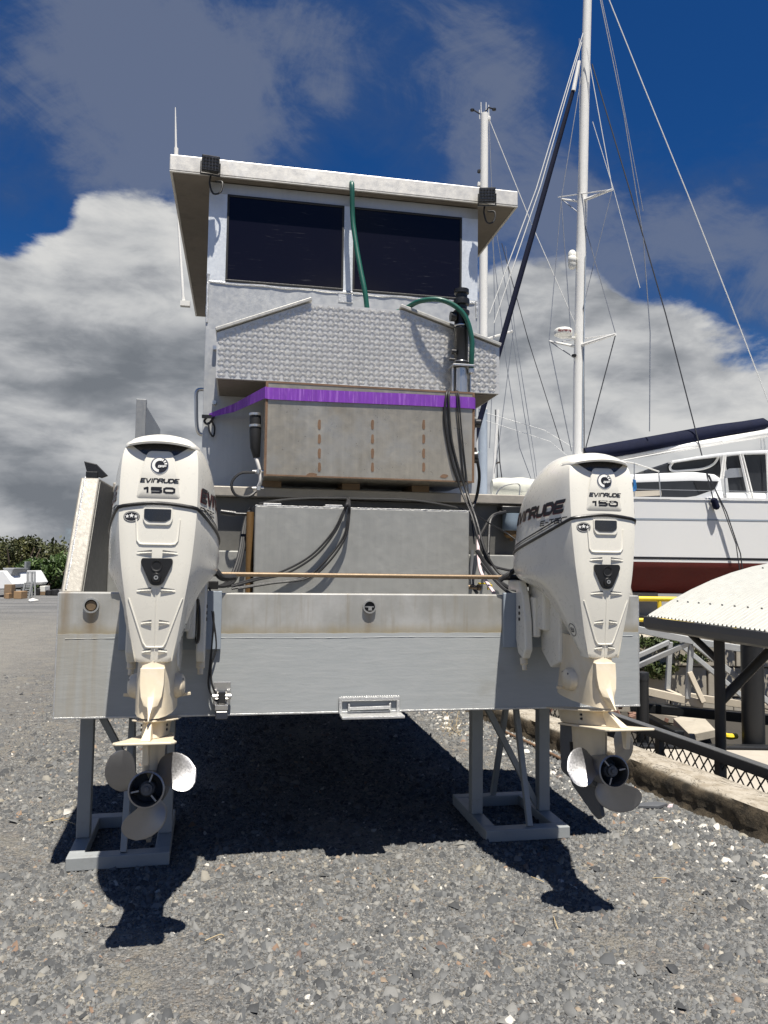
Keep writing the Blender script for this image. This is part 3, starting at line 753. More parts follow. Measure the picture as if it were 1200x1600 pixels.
# lids on the shoulders
for pa, pb in (((KX0 - .002, KZL), (KPL + .03, KZT + .01)), ((KPR - .03, KZT + .01), (KX1 + .002, KZR))):
    mb = MB(); u = unit(np.array([pb[0] - pa[0], 0, pb[1] - pa[1]])); n_ = np.array([-u[2], 0, u[0]])
    A, B = np.array([pa[0], KY - .022, pa[1]]) + n_ * .004, np.array([pb[0], KY - .022, pb[1]]) + n_ * .004
    mb.slab([A, B, B + n_ * .020, A + n_ * .020], (0, CY - KY + .018, 0)); mb.build('shoulder_lid', 'shoulder', kbox, bevel=.003)
for k in range(9):
    mb = MB(); x = -.255 + k * .06; mb.tube([(x, KY - .002, KZ0), (x + .015, KY - .004, KZ0 - .002), (x + .03, KY - .002, KZ0)], [.003, .006, .003], 6)
    mb.build('tack_weld', 'weld', kbox, smooth=True)

# fittings on the transom
def drain(px, py, r):
    p = yp(px, py, 0.)
    mb = MB(); mb.lathe([(r * .72, 0), (r * .78, -.016), (r * .98, -.016), (r, -.012), (r, .002)], p, (0, 1, 0), 24)
    o = mb.build('drain_fitting', 'stainless', boat, smooth=True)
    return p, o
p, o = drain(143, 946, .036)
mb = MB(); mb.lathe([(.0001, -.010), (.022, -.010), (.0265, -.004), (.0265, .0)], p, (0, 1, 0), 20); mb.build('plug', 'brass', o, smooth=True, label='tarnished brass plug')
p, o = drain(577, 948, .034)
mb = MB(); mb.lathe([(.0001, -.003), (.025, -.003), (.025, .0)], p, (0, 1, 0), 20); mb.build('plug', 'black_rubber', o, smooth=True, label='dark recessed plug with a cross bar')
mb = MB(); mb.box(p[0] - .022, p[0] + .022, -.008, -.003, p[2] - .003, p[2] + .003); mb.box(p[0] - .006, p[0] + .012, -.0085, -.0035, p[2] - .018, p[2] - .003); mb.build('cross_bar', 'stainless', o)
# bracket on the bottom edge
a, b_ = yp(530, 1095, -.02), yp(625, 1114, -.02)
mb = MB(); x0, x1 = a[0], b_[0]; zt, zb = .812, .738
mb.box(x0, x1, -.014, -.0005, zt - .014, zt + .004); mb.box(x0, x0 + .016, -.014, -.0005, zb, zt - .015); mb.box(x1 - .016, x1, -.014, -.0005, zb, zt - .015)
mb.box(x0 + .005, x1 + .008, -.10, -.001, zb - .012, zb); mb.bar((x0 + .05, -.012, .762), (x1 - .05, -.012, .765), .014); mb.box(x0 + .045, x0 + .055, -.018, -.001, .752, .785); mb.box(x1 - .055, x1 - .045, -.018, -.001, .752, .785)
for k in range(26): mb.tube([(x0 + .01 + k * (x1 - x0 - .02) / 25, -.008, zt + .004), (x0 + .016 + k * (x1 - x0 - .02) / 25, -.008, zt + .006)], .006, 6)
mb.build('step_bracket', 'weld', boat, bevel=.002)
# sonar transducer on its bracket with two leads
p = yp(346, 1112, -.02); x = p[0]
mb = MB(); mb.box(x - .04, x + .04, -.006, -.0005, .80, .90); mb.box(x - .038, x - .022, -.03, -.0065, .795, .865); mb.box(x + .022, x + .038, -.03, -.0065, .795, .865)
mb.cyl((x - .045, -.03, .835), (x + .045, -.03, .835), .014, n=10); mb.box(x - .03, x + .03, -.06, -.008, .775, .80)
tdo = mb.build('transducer', 'stainless', boat, bevel=.002)
mb = MB(); mb.prism([(-.075, .735), (.0 - .01, .735), (-.01, .772), (-.06, .772)], 0, x - .027, x + .03); mb.box(x - .018, x + .018, -.045, -.012, .80, .86); mb.build('sounder_head', 'smoke_plastic', tdo, bevel=.005)
mb = MB()
for off, px0 in ((0, 322), (1, 327)):
    t0 = yp(px0, 925, -.012)
    mb.tube(spl([t0 + (0, .02, .02), yp(px0 + 10 - off * 3, 960, -.02), yp(338 - off * 7, 1010, -.02), yp(330 + off * -2, 1040, -.025), yp(332 - off * 6, 1072, -.03), yp(345 - off * 10, 1093, -.03), (x + .0, -.035, .845 - off * .03)], 6), .0048, 6)
mb.build('lead', 'black_rubber', tdo, smooth=True)
# small deck lamp on the port bulwark
p = yp(147, 745, .85)
mb = MB(); mb.box(p[0] - .045, p[0] + .02, .84, .88, p[2] - .02, p[2] + .03); mb.slab([(p[0] - .06, .85, p[2] + .09), (p[0] + .01, .85, p[2] + .075), (p[0] + .075, .85, p[2] + .01), (p[0] + .04, .85, p[2] - .005), (p[0] - .04, .85, p[2] + .02)], (0, .03, 0)); mb.build('deck_lamp', 'black_plastic', boat, bevel=.004)
# paint pads behind the outboards
for xc in (-.955, .935):
    mb = MB(); mb.box(xc - .235, xc + .235, -.022, -.0005, 1.055, 1.335); mb.build('engine_pad', 'pad_grey', boat, bevel=.004)
# water separator on the bulkhead, starboard side
p = yp(797, 815, .86)
mb = MB(); mb.box(p[0] - .075, p[0] + .075, .80, .898, p[2] + .055, p[2] + .095); fo = mb.build('fuel_filter', 'black_plastic', boat, bevel=.006, smooth=True)
mb = MB(); mb.lathe([(.058, .05), (.06, .0), (.06, -.05), (.054, -.06)], (p[0], .83, p[2]), (0, 0, 1), 20); mb.build('canister', 'filter_blue', fo, smooth=True)
mb = MB(); mb.lathe([(.05, -.061), (.048, -.09), (.03, -.105), (.012, -.108), (.012, -.125), (.0001, -.126)], (p[0], .83, p[2]), (0, 0, 1), 16); mb.build('bowl', 'brown_pipe', fo, smooth=True)

# ================================================================== TANKS AND LOOSE GEAR IN THE WELL
# upper steel tank on timber packers
ax0, ax1, az0, az1, ay0, ay1 = -.518, .724, 1.965, 2.512, .575, 1.15
tk = thing('steel_tank', 'square stained steel tank strapped with a purple strap under the chequer plate box', 'tank', (.1, .86, az0))
mb = MB(); mb.box(ax0, ax1, ay0, ay1, az0, az1); mb.build('shell', 'steel_tank', tk, bevel=.008)
mb = MB(); e = .013
mb.box(ax0 - .001, ax0 + e, ay0 - .002, ay0, az0, az1); mb.box(ax1 - e, ax1 + .001, ay0 - .002, ay0, az0, az1); mb.box(ax0 + e, ax1 - e, ay0 - .002, ay0, az1 - .010, az1 + .001); mb.box(ax0 + e, ax1 - e, ay0 - .002, ay0, az0 + .002, az0 + .010)
mb.build('rusty_seam', 'rust', tk)
for px in (499, 582, 662):
    for py0, py1 in ((640, 646), (655, 672), (678, 694), (700, 717), (722, 738)):
        a = yp(px, (py0 + py1) / 2, ay0); h = (py1 - py0) * .00181
        if py1 < 650: continue
        mb = MB(); mb.slab([(a[0] + .0088 * math.copysign(abs(math.cos(q)) ** .5, math.cos(q)) * (1 + .12 * math.sin(3 * q + px + py0)), ay0 - .0016, a[2] + h * math.copysign(abs(math.sin(q)) ** .8, math.sin(q)) / 1.05) for q in np.linspace(0, 2 * math.pi, 16, endpoint=False)], (0, .0015, 0)); mb.build('plug_weld', 'rust', tk)
for px, py, w in ((487, 742, .03), (694, 744, .024)):
    a = yp(px, py, ay0); mb = MB(); mb.slab([(a[0] + w * math.cos(q) * (1 + .2 * math.sin(2 * q)), ay0 - .0016, a[2] + .012 * math.sin(q)) for q in np.linspace(0, 2 * math.pi, 12, endpoint=False)], (0, .0015, 0)); mb.build('rust_patch', 'rust', tk)
for x, lab in ((-.46, 'left'), (.02, 'middle'), (.46, 'right')):
    mb = MB(); mb.box(x - .055, x + .055, .86, 1.13, 1.897, az0 - .001); mb.box(x - .055, x + .055, .84, .859, 1.926, az0 - .001)
    one('timber_packer', mb, 'timber', {'left': 'timber packer under the left end of the steel tank', 'middle': 'timber packer under the middle of the steel tank', 'right': 'timber packer under the right end of the steel tank'}[lab], 'timber block', 'timber packers under the steel tank')
# side valves on the right end of the tank
mb = MB(); mb.lathe([(.035, 0), (.035, .02), (.05, .025), (.05, .05), (.028, .055), (.028, .09)], (ax1 + .001, .75, 2.36), (1, 0, 0), 14); mb.build('side_port', 'black_plastic', tk, smooth=True)
mb = MB(); mb.lathe([(.02, 0), (.02, .02), (.036, .025), (.040, .05), (.018, .06)], (ax1 + .001, .70, 2.14), (1, 0, 0), 14); mb.build('side_port', 'black_plastic', tk, smooth=True)

# purple strap round the tank
zs = (yp(430, 628, ay0)[2], yp(735, 628, ay0)[2])
mb = MB(); pts = []
path = [np.array([-.855, 1.165, 2.405]), np.array([-.70, .98, 2.425]), np.array([ax0 - .003, ay0 - .004, 2.443])] 
path += [np.array([x, ay0 - .0055, 2.443 + (.0) + .004 * math.sin(x * 3)]) for x in np.linspace(ax0 + .02, ax1 - .005, 26)] + [np.array([ax1 + .004, ay0 + .005, 2.443]), np.array([ax1 + .004, 1.0, 2.45])]
H = [.012, .026, .034] + [.0345] * 26 + [.034, .033]
o_ = 0
for i, (p, h) in enumerate(zip(path, H)):
    th = .003
    nrm = np.array([0, -1, 0.]) if 2 <= i <= 28 else (np.array([-1, -.8, 0.]) if i < 2 else np.array([1., 0, 0]))
    if i == 2: nrm = np.array([-.6, -1, 0])
    if i == 29: nrm = np.array([.7, -.7, 0])
    q = p + unit(nrm) * th
    mb.v += [tuple(p + (0, 0, -h)), tuple(q + (0, 0, -h)), tuple(q + (0, 0, h)), tuple(p + (0, 0, h))]
n_ = len(path)
for i in range(n_ - 1):
    for k in range(4): mb.f.append((i * 4 + k, i * 4 + (k + 1) % 4, (i + 1) * 4 + (k + 1) % 4, (i + 1) * 4 + k))
mb.f += [(3, 2, 1, 0), tuple((n_ - 1) * 4 + k for k in range(4))]
st = thing('tie_down_strap', 'purple webbing strap pulled tight across the front of the steel tank', 'strap', (-.86, 1.16, 2.37))
mb.build('webbing', 'strap_purple', st)
mb = MB()
mb.tube(spl([(-.80, 1.12, 2.41), (-.86, 1.17, 2.40), (-.885, 1.175, 2.37), (-.86, 1.165, 2.35), (-.83, 1.15, 2.385)], 5), .008, 6)
mb.tube(spl([(-.86, 1.16, 2.36), (-.85, 1.15, 2.30), (-.825, 1.15, 2.27), (-.82, 1.16, 2.33), (-.84, 1.16, 2.37)], 5), .006, 6); mb.box(-.90, -.82, 1.14, 1.16, 2.385, 2.405)
mb.build('hook', 'black_plastic', st, smooth=True)

# lower aluminium tank in the well
lx0, lx1, ly0, ly1, lz0, lz1 = -.566, .628, .35, .73, 1.30, 1.780
lt = thing('aluminium_tank', 'plain grey brushed aluminium tank standing in the stern well below the steel tank', 'tank', (.03, .54, lz0))
mb = MB(); mb.box(lx0, lx1, ly0, ly1, lz0, lz1); mb.build('shell', 'alu_tank', lt, bevel=.007)
mb = MB()
mb.tube([(x, ly0 + .003, lz1 - .001) for x in np.linspace(lx0, lx1, 120)], [.0025 + .002 * rng.random() for x in range(120)], 6)
mb.build('edge_weld', 'weld', lt)
for px in (425, 520):
    p = yp(px, 789, .5); mb = MB(); mb.box(p[0] - .05, p[0] + .05, .45, .60, lz1 + .0005, lz1 + .022); mb.build('lid_clamp', 'stainless', lt, bevel=.003)
for k, x in enumerate((-.42, .0, .36)):
    mb = MB(); mb.box(x - .05, x + .05, .36, .72, 1.2205, lz0 - .001)
    one('timber_bearer', mb, 'timber', ['timber bearer under the left end of the aluminium tank', 'timber bearer under the middle of the aluminium tank', 'timber bearer under the right end of the aluminium tank'][k], 'timber block', 'timber bearers under the aluminium tank')

# pump standing on the tank, with its green hose
PY = .635
p = yp(720, 612, PY); px_ = p[0]; zt = az1
pu = thing('pump', 'tall black pump with a stainless foot standing on the steel tank corner', 'pump', (px_, PY, zt))
mb = MB(); mb.cyl((px_, PY, zt), (px_, PY, zt + .155), .042, n=20); mb.build('motor', 'stainless', pu, smooth=True)
mb = MB(); 
for dx in (-.055, .055): mb.box(px_ + dx - .004, px_ + dx + .004, PY - .02, PY + .02, zt, zt + .16)
mb.box(px_ - .066, px_ + .068, PY - .06, PY + .06, zt + .160, zt + .172); mb.build('bracket', 'stainless', pu, bevel=.002)
mb = MB(); mb.lathe([(.05, 0), (.05, .02), (.043, .025), (.043, .22), (.047, .225), (.047, .235), (.043, .24), (.043, .315), (.05, .32), (.05, .34), (.034, .35), (.034, .375), (.048, .38), (.05, .40), (.048, .415), (.036, .42), (.036, .445), (.046, .45), (.046, .475), (.02, .48)], (px_, PY, zt + .173), (0, 0, 1), 20)
mb.build('body', 'black_plastic', pu, smooth=True)
mb = MB(); mb.cyl((px_ - .042, PY - .02, zt + .47), (px_ - .075, PY - .02, zt + .47), .03, n=12); mb.cyl((px_ - .042, PY - .03, zt + .25), (px_ - .07, PY - .03, zt + .25), .016, n=10); mb.cyl((px_ - .05, PY - .04, zt + .20), (px_ - .085, PY - .04, zt + .20), .008, n=8); mb.build('side_port', 'black_plastic', pu, smooth=True)
mb = MB()
for h in (.40, .415): mb.lathe([(.0445, 0), (.0455, .002), (.0455, .008), (.0445, .01)], (px_, PY, zt + h), (0, 0, 1), 20)
mb.lathe([(.0445, 0), (.0455, .002), (.0455, .008), (.0445, .01)], (px_, PY, zt + .19), (0, 0, 1), 20)
mb.build('hose_clip', 'stainless', pu, smooth=True)
mb = MB(); a = yp(632, 483, .76)
mb.tube(spl([a + (-.10, .06, -.03), a, yp(655, 471, .66), yp(685, 468, .60), yp(712, 479, .585), yp(729, 499, .58), yp(737, 530, .58), yp(737, 556, .585), yp(736, 580, .60)], 8), .0155, 10)
one('green_hose', mb, 'green_hose', 'dark green hose arching from the chequer box over to the black pump', 'hose', 'green hoses', smooth=True)
mb = MB(); mb.lathe([(.012, 0), (.02, .004), (.02, .03), (.012, .034)], tuple(yp(736, 584, .60)), (0, 0, 1), 10); mb.build('hose_tail', 'stainless', pu, smooth=True)
a = yp(550, 287, 1.10); b_ = yp(574, 475, 1.0)
mb = MB(); mb.tube(spl([a + (0, .03, .02), a + (0, -.01, -.03), yp(551, 340, 1.10), yp(556, 380, 1.07), yp(563, 420, 1.03), yp(570, 455, 1.0), b_ + (0, 0, -.04)], 8), .0165, 10)
one('green_hose', mb, 'green_hose', 'dark green hose hanging from the roof edge down past the window post', 'hose', 'green hoses', smooth=True)

# wires from the pump down the front of the tank
def cable(pts, r, label, m='black_rubber', cat='cable', name='cable', group='cables in the stern well', k=7, parent=None):
    mb = MB(); mb.tube(spl(pts, k), r, 7); return one(name, mb, m, label, cat, group, smooth=True)
Y0 = ay0 - .012
cable([yp(700, 610, .60), yp(697, 618, Y0 - .004), yp(695, 650, Y0 - .004), yp(700, 690, Y0), yp(709, 730, Y0), yp(722, 770, .56), yp(737, 805, .40), yp(750, 850, .32), yp(765, 880, .30), yp(790, 890, .25), yp(820, 893, .2)], .0075, 'thick black cable, left of the pair falling from the pump foot across the tank')
cable([yp(703, 610, .60), yp(701, 618, Y0 - .004), yp(702, 650, Y0 - .004), yp(706, 690, Y0), yp(716, 730, Y0), yp(730, 772, .54), yp(744, 812, .38), yp(757, 858, .30), yp(775, 890, .27), yp(795, 903, .22), yp(826, 905, .16)], .0075, 'thick black cable, right of the pair falling from the pump foot across the tank')
cable([yp(712, 610, .60), yp(714, 620, Y0 - .004), yp(716, 650, Y0 - .004), yp(719, 690, Y0), yp(724, 740, Y0), yp(731, 780, .55), yp(740, 800, .42), yp(760, 815, .5), yp(790, 832, .62), yp(812, 848, .55)], .0045, 'thin black wire right of the thick pump cables, running on towards the right outboard')
cable([yp(714, 610, .60), yp(717, 620, Y0 - .004), yp(720, 660, Y0 - .004), yp(724, 700, Y0), yp(729, 745, Y0), yp(734, 790, .5), yp(738, 820, .4), yp(741, 850, .36)], .0045, 'thin black wire right of the thick pump cables, ending behind the grey tank corner')
cable([yp(742, 700, .70), yp(747, 725, .68), yp(749, 748, .72), yp(745, 775, .78), yp(738, 795, .74)], .010, 'grey black hose curling down from the side of the steel tank')
# bundle out of the rail, draped over the lower tank
for i, (mx, ex, lab) in enumerate(((486, 395, 'first'), (493, 402, 'second'), (515, 442, 'third'), (522, 452, 'last'))):
    d = i * .004
    cable([yp(541 + i, 778, .80), yp(543 + i, 783, .36), yp(536 + i * 2, 800, .325), yp((541 + mx) / 2 + 6, 832, .325 - d), yp(mx, 868, .32 - d), yp((mx + ex) / 2, 893 + (i % 2) * 3, .315), yp(ex, 905 + i, .30), yp(ex - 40, 917, .27)] if i < 2 else
          [yp(541 + i, 778, .80), yp(543 + i, 783, .36), yp(540 + i * 2, 805, .325), yp((541 + mx) / 2 + 8, 840, .325 - d), yp(mx - 8, 878, .32 - d), yp(mx - 40, 903, .315), yp(ex - 30, 912, .30), yp(ex - 80, 920, .26)],
          .0058, ['topmost cable of the bundle draped over the front of the grey tank', 'second cable from the top of the bundle draped over the grey tank', 'third cable from the top of the bundle draped over the grey tank', 'lowest cable of the bundle draped over the front of the grey tank'][i])
cable([yp(405, 787, .55), yp(440, 781, .52), yp(500, 778, .56), yp(560, 779, .6), yp(640, 781, .6), yp(700, 790, .6), yp(735, 800, .6)], .006, 'black cable lying along the top of the grey tank under the rail')
# rail-side plumbing left of the tanks
fh = thing('filler_hose', 'black filler pipe with clamps and a short white hose left of the steel tank', 'hose', tuple(yp(405, 770, .70) - (0, 0, .03)))
mb = MB(); q = [yp(399, 648, .66), yp(399, 675, .66), yp(399, 700, .66), yp(401, 715, .67)]
mb.tube(q, [.032, .034, .030, .02], 14); mb.build('pipe', 'black_rubber', fh, smooth=True)
mb = MB()
for py in (650, 668):
    c = yp(399, py, .66); mb.lathe([(.034, 0), (.037, .002), (.037, .014), (.034, .016)], c, (0, 0, 1), 14)
mb.build('hose_clip', 'stainless', fh, smooth=True)
mb = MB(); mb.tube(spl([yp(396, 706, .67), yp(402, 722, .66), yp(406, 738, .66), yp(407, 752, .66), yp(402, 764, .68)], 6), .011, 10); mb.build('white_hose', 'white_hose', fh, smooth=True)
mb = MB()
for py in (737, 763): c = yp(404, py, .66); mb.cyl(c - (.035, 0, .0), c + (.03, 0, .004), .009, n=8); mb.cyl(c - (0, 0, .012), c + (0, 0, .012), .016, n=10)
mb.build('valve', 'stainless', fh, smooth=True)
cable([yp(398, 738, .64), yp(375, 740, .62), yp(362, 755, .61), yp(368, 773, .61), yp(388, 776, .63), yp(400, 768, .66)], .008, 'black hose looped beside the white filler hose over the rail')
for i, (dx, lab) in enumerate(((0, 'front dark cable of the sheaf hanging left of the brown pipe'), (5, 'middle dark cable of the sheaf hanging left of the brown pipe'), (10, 'rearmost dark cable of the sheaf hanging left of the brown pipe'))):
    cable([yp(390, 795, .72), yp(386 - dx * .5, 820, .6), yp(378 - dx * .6, 870, .45), yp(368 - dx, 905, .35), yp(352 - dx, 916, .22), yp(330, 915, .1)], .008, lab)
mb = MB(); mb.cyl(yp(391, 800, .48), yp(389, 926, .48), .021, n=14)
one('brown_pipe', mb, 'brown_pipe', 'upright brown pipe against the left side of the grey tank', 'pipe', smooth=True)
mb = MB(); mb.cyl(yp(366, 803, .5), yp(396, 804, .5), .009, n=10); mb.cyl(yp(396, 792, .5), yp(396, 806, .5), .018, n=10); mb.cyl(yp(345, 800, .5), yp(368, 803, .5), .016, n=10)
one('hose_joiner', mb, 'black_plastic', 'black hose joiner reaching from the left outboard to the grey tank corner', 'fitting', smooth=True)
# starboard side of the well
cable([yp(748, 838, .7), yp(747, 850, .6), yp(748, 875, .5), yp(752, 895, .4), yp(764, 915, .25), yp(772, 927, .12)], .010, 'pink and white hose hanging right of the grey tank', 'pink_hose', 'hose', 'pink_hose')
cable([yp(738, 860, .72), yp(737, 890, .68), yp(739, 915, .6), yp(745, 926, .5)], .011, 'dark grey hose down the right end of the grey tank', 'primer_grey', 'hose', 'grey_hose')
cable([yp(790, 800, .8), yp(770, 806, .75), yp(757, 826, .72), yp(750, 840, .7), yp(747, 850, .66)], .011, 'thick black hose bending down from the water separator', name='black_hose', cat='hose')
cable([yp(782, 800, .8), yp(767, 812, .72), yp(764, 840, .66), yp(763, 870, .6), yp(765, 892, .5)], .009, 'dark hose hanging straight down below the water separator', name='black_hose', cat='hose')
cable([yp(745, 860, .32), yp(762, 885, .28), yp(785, 912, .2), yp(803, 921, .12), yp(822, 923, .05)], .012, 'thick black hose sagging from the grey tank to the right outboard', name='black_hose', cat='hose')
cable([yp(752, 880, .25), yp(772, 905, .2), yp(795, 926, .12), yp(812, 931, .05), yp(828, 925, .02)], .009, 'lowest black hose sagging in front of the right outboard', name='black_hose', cat='hose')
mb = MB(); a, b_ = yp(731, 917, .40), yp(746, 918, .38)
mb.cyl(a, b_, .012, n=10); mb.cyl(b_, b_ + (.02, 0, 0), .018, n=10); vl = thing('ball_valve', 'small ball valve with a yellow lever at the foot of the grey tank', 'valve', tuple(b_ - (0, 0, .02)))
mb.build('body', 'brass', vl, smooth=True); mb = MB(); mb.box(b_[0] + .005, b_[0] + .075, b_[1] - .01, b_[1] + .01, b_[2] + .019, b_[2] + .027); mb.box(b_[0] + .06, b_[0] + .085, b_[1] - .01, b_[1] + .01, b_[2] - .012, b_[2] + .018); mb.build('lever', 'yellow_paint', vl, bevel=.002)
# ================================================================== OUTBOARD MOTORS
EX = -.963                                             # the port motor; the other is a copy to starboard
EDX = .938 + .963
def motor():
    root = thing('outboard_motor', 'left cream white outboard motor hung on the stern, with the clean 150 on its cowl', 'outboard motor', (EX, -.5, .42), 'outboard motors on the stern')
    O = origin(root)
    # ---- cowl: rings from the top down; A rear middle, B rear corner, C side, D front corner, E front middle
    L = [
        [(0, -.45, 2.008), (.075, -.44, 2.002), (.10, -.36, 2.0), (.07, -.25, 1.975), (0, -.22, 1.97)],
        [(0, -.625, 1.996), (.10, -.60, 1.978), (.145, -.40, 1.972), (.12, -.10, 1.915), (0, -.05, 1.90)],
        [(0, -.672, 1.958), (.145, -.640, 1.935), (.192, -.42, 1.915), (.168, -.03, 1.82), (0, .04, 1.80)],
        [(0, -.685, 1.85), (.152, -.662, 1.84), (.222, -.42, 1.81), (.198, .01, 1.74), (0, .09, 1.72)],
        [(0, -.695, 1.704), (.151, -.678, 1.676), (.243, -.42, 1.555), (.222, .03, 1.49), (0, .11, 1.485)],
        [(0, -.700, 1.60), (.145, -.684, 1.58), (.249, -.41, 1.50), (.226, .03, 1.445), (0, .11, 1.44)],
        [(0, -.700, 1.45), (.132, -.688, 1.45), (.238, -.43, 1.435), (.205, -.02, 1.40), (0, .07, 1.395)],
        [(0, -.698, 1.36), (.119, -.688, 1.36), (.165, -.50, 1.365), (.135, -.25, 1.36), (0, -.18, 1.36)],
        [(0, -.69, 1.24), (.101, -.680, 1.24), (.120, -.56, 1.23), (.095, -.42, 1.21), (0, -.38, 1.21)],
        [(0, -.672, 1.082), (.073, -.664, 1.080), (.074, -.60, 1.085), (.055, -.54, 1.09), (0, -.53, 1.09)],
    ]
    rings = []
    for r in L:
        full = [r[0], r[1], r[2], r[3], r[4]] + [(-p[0], p[1], p[2]) for p in (r[3], r[2], r[1])]
        rings.append([(p[0] + EX - O[0], p[1] - O[1], p[2] - O[2]) for p in full])
    vs = [p for r in rings for p in r]; n = 8; fs = []; mi = []
    for i in range(len(rings) - 1):
        for k in range(n):
            fs.append((i * n + k, (i + 1) * n + k, (i + 1) * n + (k + 1) % n, i * n + (k + 1) % n)); mi.append(0 if i < 4 else 1)
    fs += [(0, 1, 7), (1, 2, 6, 7), (2, 3, 5, 6), (3, 4, 5)]; mi += [0] * 4
    b = (len(rings) - 1) * n; fs += [(b, b + 7, b + 1), (b + 1, b + 7, b + 6, b + 2), (b + 2, b + 6, b + 5, b + 3), (b + 3, b + 5, b + 4)]; mi += [1] * 4
    me = bpy.data.meshes.new('cowl_base'); me.from_pydata(vs, [], fs); me.materials.append(MATS['cowl_white']); me.materials.append(MATS['cowl_white'])
    me.polygons.foreach_set('material_index', mi)
    cr = me.attributes.new('crease_edge', 'FLOAT', 'EDGE')
    for e in me.edges:
        a, c = e.vertices; ka, kc, ra, rc = a % n, c % n, a // n, c // n
        v = 0.
        if ka == kc and ka in (1, 7) and min(ra, rc) >= 1: v = .95
        if ka == kc and ka in (2, 6) and min(ra, rc) >= 6: v = .45
        if ra == rc and ra == 6 and ka not in (0,) and kc not in (0,): v = .3
        if ra == rc and ra in (9,): v = .9
        if ra == rc and ra == 1: v = .35
        cr.data[e.index].value = v
    tmp = bpy.data.objects.new('cowl_base', me); COL.objects.link(tmp)
    ss = tmp.modifiers.new('s', 'SUBSURF'); ss.levels = 3; ss.render_levels = 3
    dg = bpy.context.evaluated_depsgraph_get(); full = bpy.data.meshes.new_from_object(tmp.evaluated_get(dg))
    bpy.data.objects.remove(tmp)
    bm = bmesh.new(); bm.from_mesh(full); bmesh.ops.recalc_face_normals(bm, faces=bm.faces)
    bvh = BVHTree.FromBMesh(bm)
    # trim line: the joint between the two halves, in order round the cowl
    bm.edges.ensure_lookup_table()
    seam = [e for e in bm.edges if len(e.link_faces) == 2 and e.link_faces[0].material_index != e.link_faces[1].material_index]
    nb = {}
    for e in seam:
        a, c = e.verts; nb.setdefault(a.index, []).append(c.index); nb.setdefault(c.index, []).append(a.index)
    bm.verts.ensure_lookup_table()
    loop = [seam[0].verts[0].index]; prev = None
    while True:
        nx = [q for q in nb[loop[-1]] if q != prev]
        prev = loop[-1]
        if nx[0] == loop[0] or len(loop) > len(nb): break
        loop.append(nx[0])
    loopP = [np.array(bm.verts[i].co) + O for i in loop]
    def half(name, idx, lab=None):
        b2 = bm.copy(); bmesh.ops.delete(b2, geom=[f for f in b2.faces if f.material_index != idx], context='FACES')
        m2 = bpy.data.meshes.new(name); b2.to_mesh(m2); b2.free()
        m2.materials.append(MATS['cowl_white']); m2.polygons.foreach_set('material_index', [0] * len(m2.polygons))
        m2.polygons.foreach_set('use_smooth', [True] * len(m2.polygons)); m2.set_sharp_from_angle(angle=math.radians(38))
        o = bpy.data.objects.new(name, m2); COL.objects.link(o); o.parent = root
        return o
    top = half('cowl', 0); low = half('lower_cover', 1)
    # surface lookup: from behind (x, z) or from a side (y, z)
    def rear(x, z, off=0.):
        h = bvh.ray_cast(Vector((EX + x - O[0], -3 - O[1], z - O[2])), Vector((0, 1, 0)))
        p = np.array(h[0]) + O if h[0] is not None else np.array([EX + x, -.68, z])
        nn = np.array(h[1]) if h[1] is not None else np.array([0, -1., 0])
        return p + nn * off
    def side(y, z, s, off=0.):
        h = bvh.ray_cast(Vector((EX + s * 2 - O[0], y - O[1], z - O[2])), Vector((-s, 0, 0)))
        p = np.array(h[0]) + O if h[0] is not None else np.array([EX + s * .2, y, z])
        nn = np.array(h[1]) if h[1] is not None else np.array([s, 0., 0])
        return p + nn * off
    def patch(fn2, outline, off, thick, name, m, parent, bevel=0., inset=0., smooth=False, ndiv=14, seg=2):
        """a shaped piece laid on the surface: outline in 2-D, filled by a fan of rings so that it follows the curve"""
        o2 = np.array(outline); c = o2.mean(0); k = len(o2)
        mb = MB(); rad = [1., .66, .33]
        for q in rad:
            for p in o2: mb.v.append(tuple(fn2(*(c + (p - c) * q), off + thick)))
        mb.v.append(tuple(fn2(*c, off + thick)))
        for r in range(len(rad) - 1):
            for i in range(k): mb.f.append((r * k + i, r * k + (i + 1) % k, (r + 1) * k + (i + 1) % k, (r + 1) * k + i))
        for i in range(k): mb.f.append(((len(rad) - 1) * k + i, (len(rad) - 1) * k + (i + 1) % k, len(rad) * k))
        b0 = len(mb.v)
        for p in o2: mb.v.append(tuple(fn2(*(c + (p - c) * (1 + inset)), off - .004)))
        for i in range(k): mb.f.append((i, b0 + i, b0 + (i + 1) % k, (i + 1) % k))
        return mb.build(name, m, parent, smooth=smooth, bevel=bevel, seg=seg)
    def dense(pts, step=.012):
        out = []
        for a, c in zip(pts, pts[1:] + pts[:1]):
            a, c = np.array(a), np.array(c); m_ = max(1, int(np.linalg.norm(c - a) / step))
            out += [tuple(a + (c - a) * i / m_) for i in range(m_)]
        return out
    def rnd(pts, r, k=4):
        out = []
        for i in range(len(pts)):
            p, a, c = np.array(pts[i]), np.array(pts[i - 1]), np.array(pts[(i + 1) % len(pts)])
            u, v = unit2(a - p), unit2(c - p); rr = min(r, .45 * np.linalg.norm(a - p), .45 * np.linalg.norm(c - p))
            for j in range(k + 1):
                w = j / k; out.append(tuple((1 - w) ** 2 * (p + u * rr) + 2 * w * (1 - w) * p + w * w * (p + v * rr)))
        return out
    def unit2(v): return v / (np.linalg.norm(v) + 1e-9)
    def lettering(fn2, text, cu, cv, w, h, off, name, m, parent, shear=0., pen=.2, flip=1, slope=0.):
        v2, f2 = letters(text, h, w, shear, pen)
        mb = MB(); mb.v = [tuple(fn2(cu + flip * p[0], cv + p[1] + slope * p[0], off + p[2])) for p in v2]; mb.f = list(f2)
        return mb.build(name, m, parent, recalc=False)
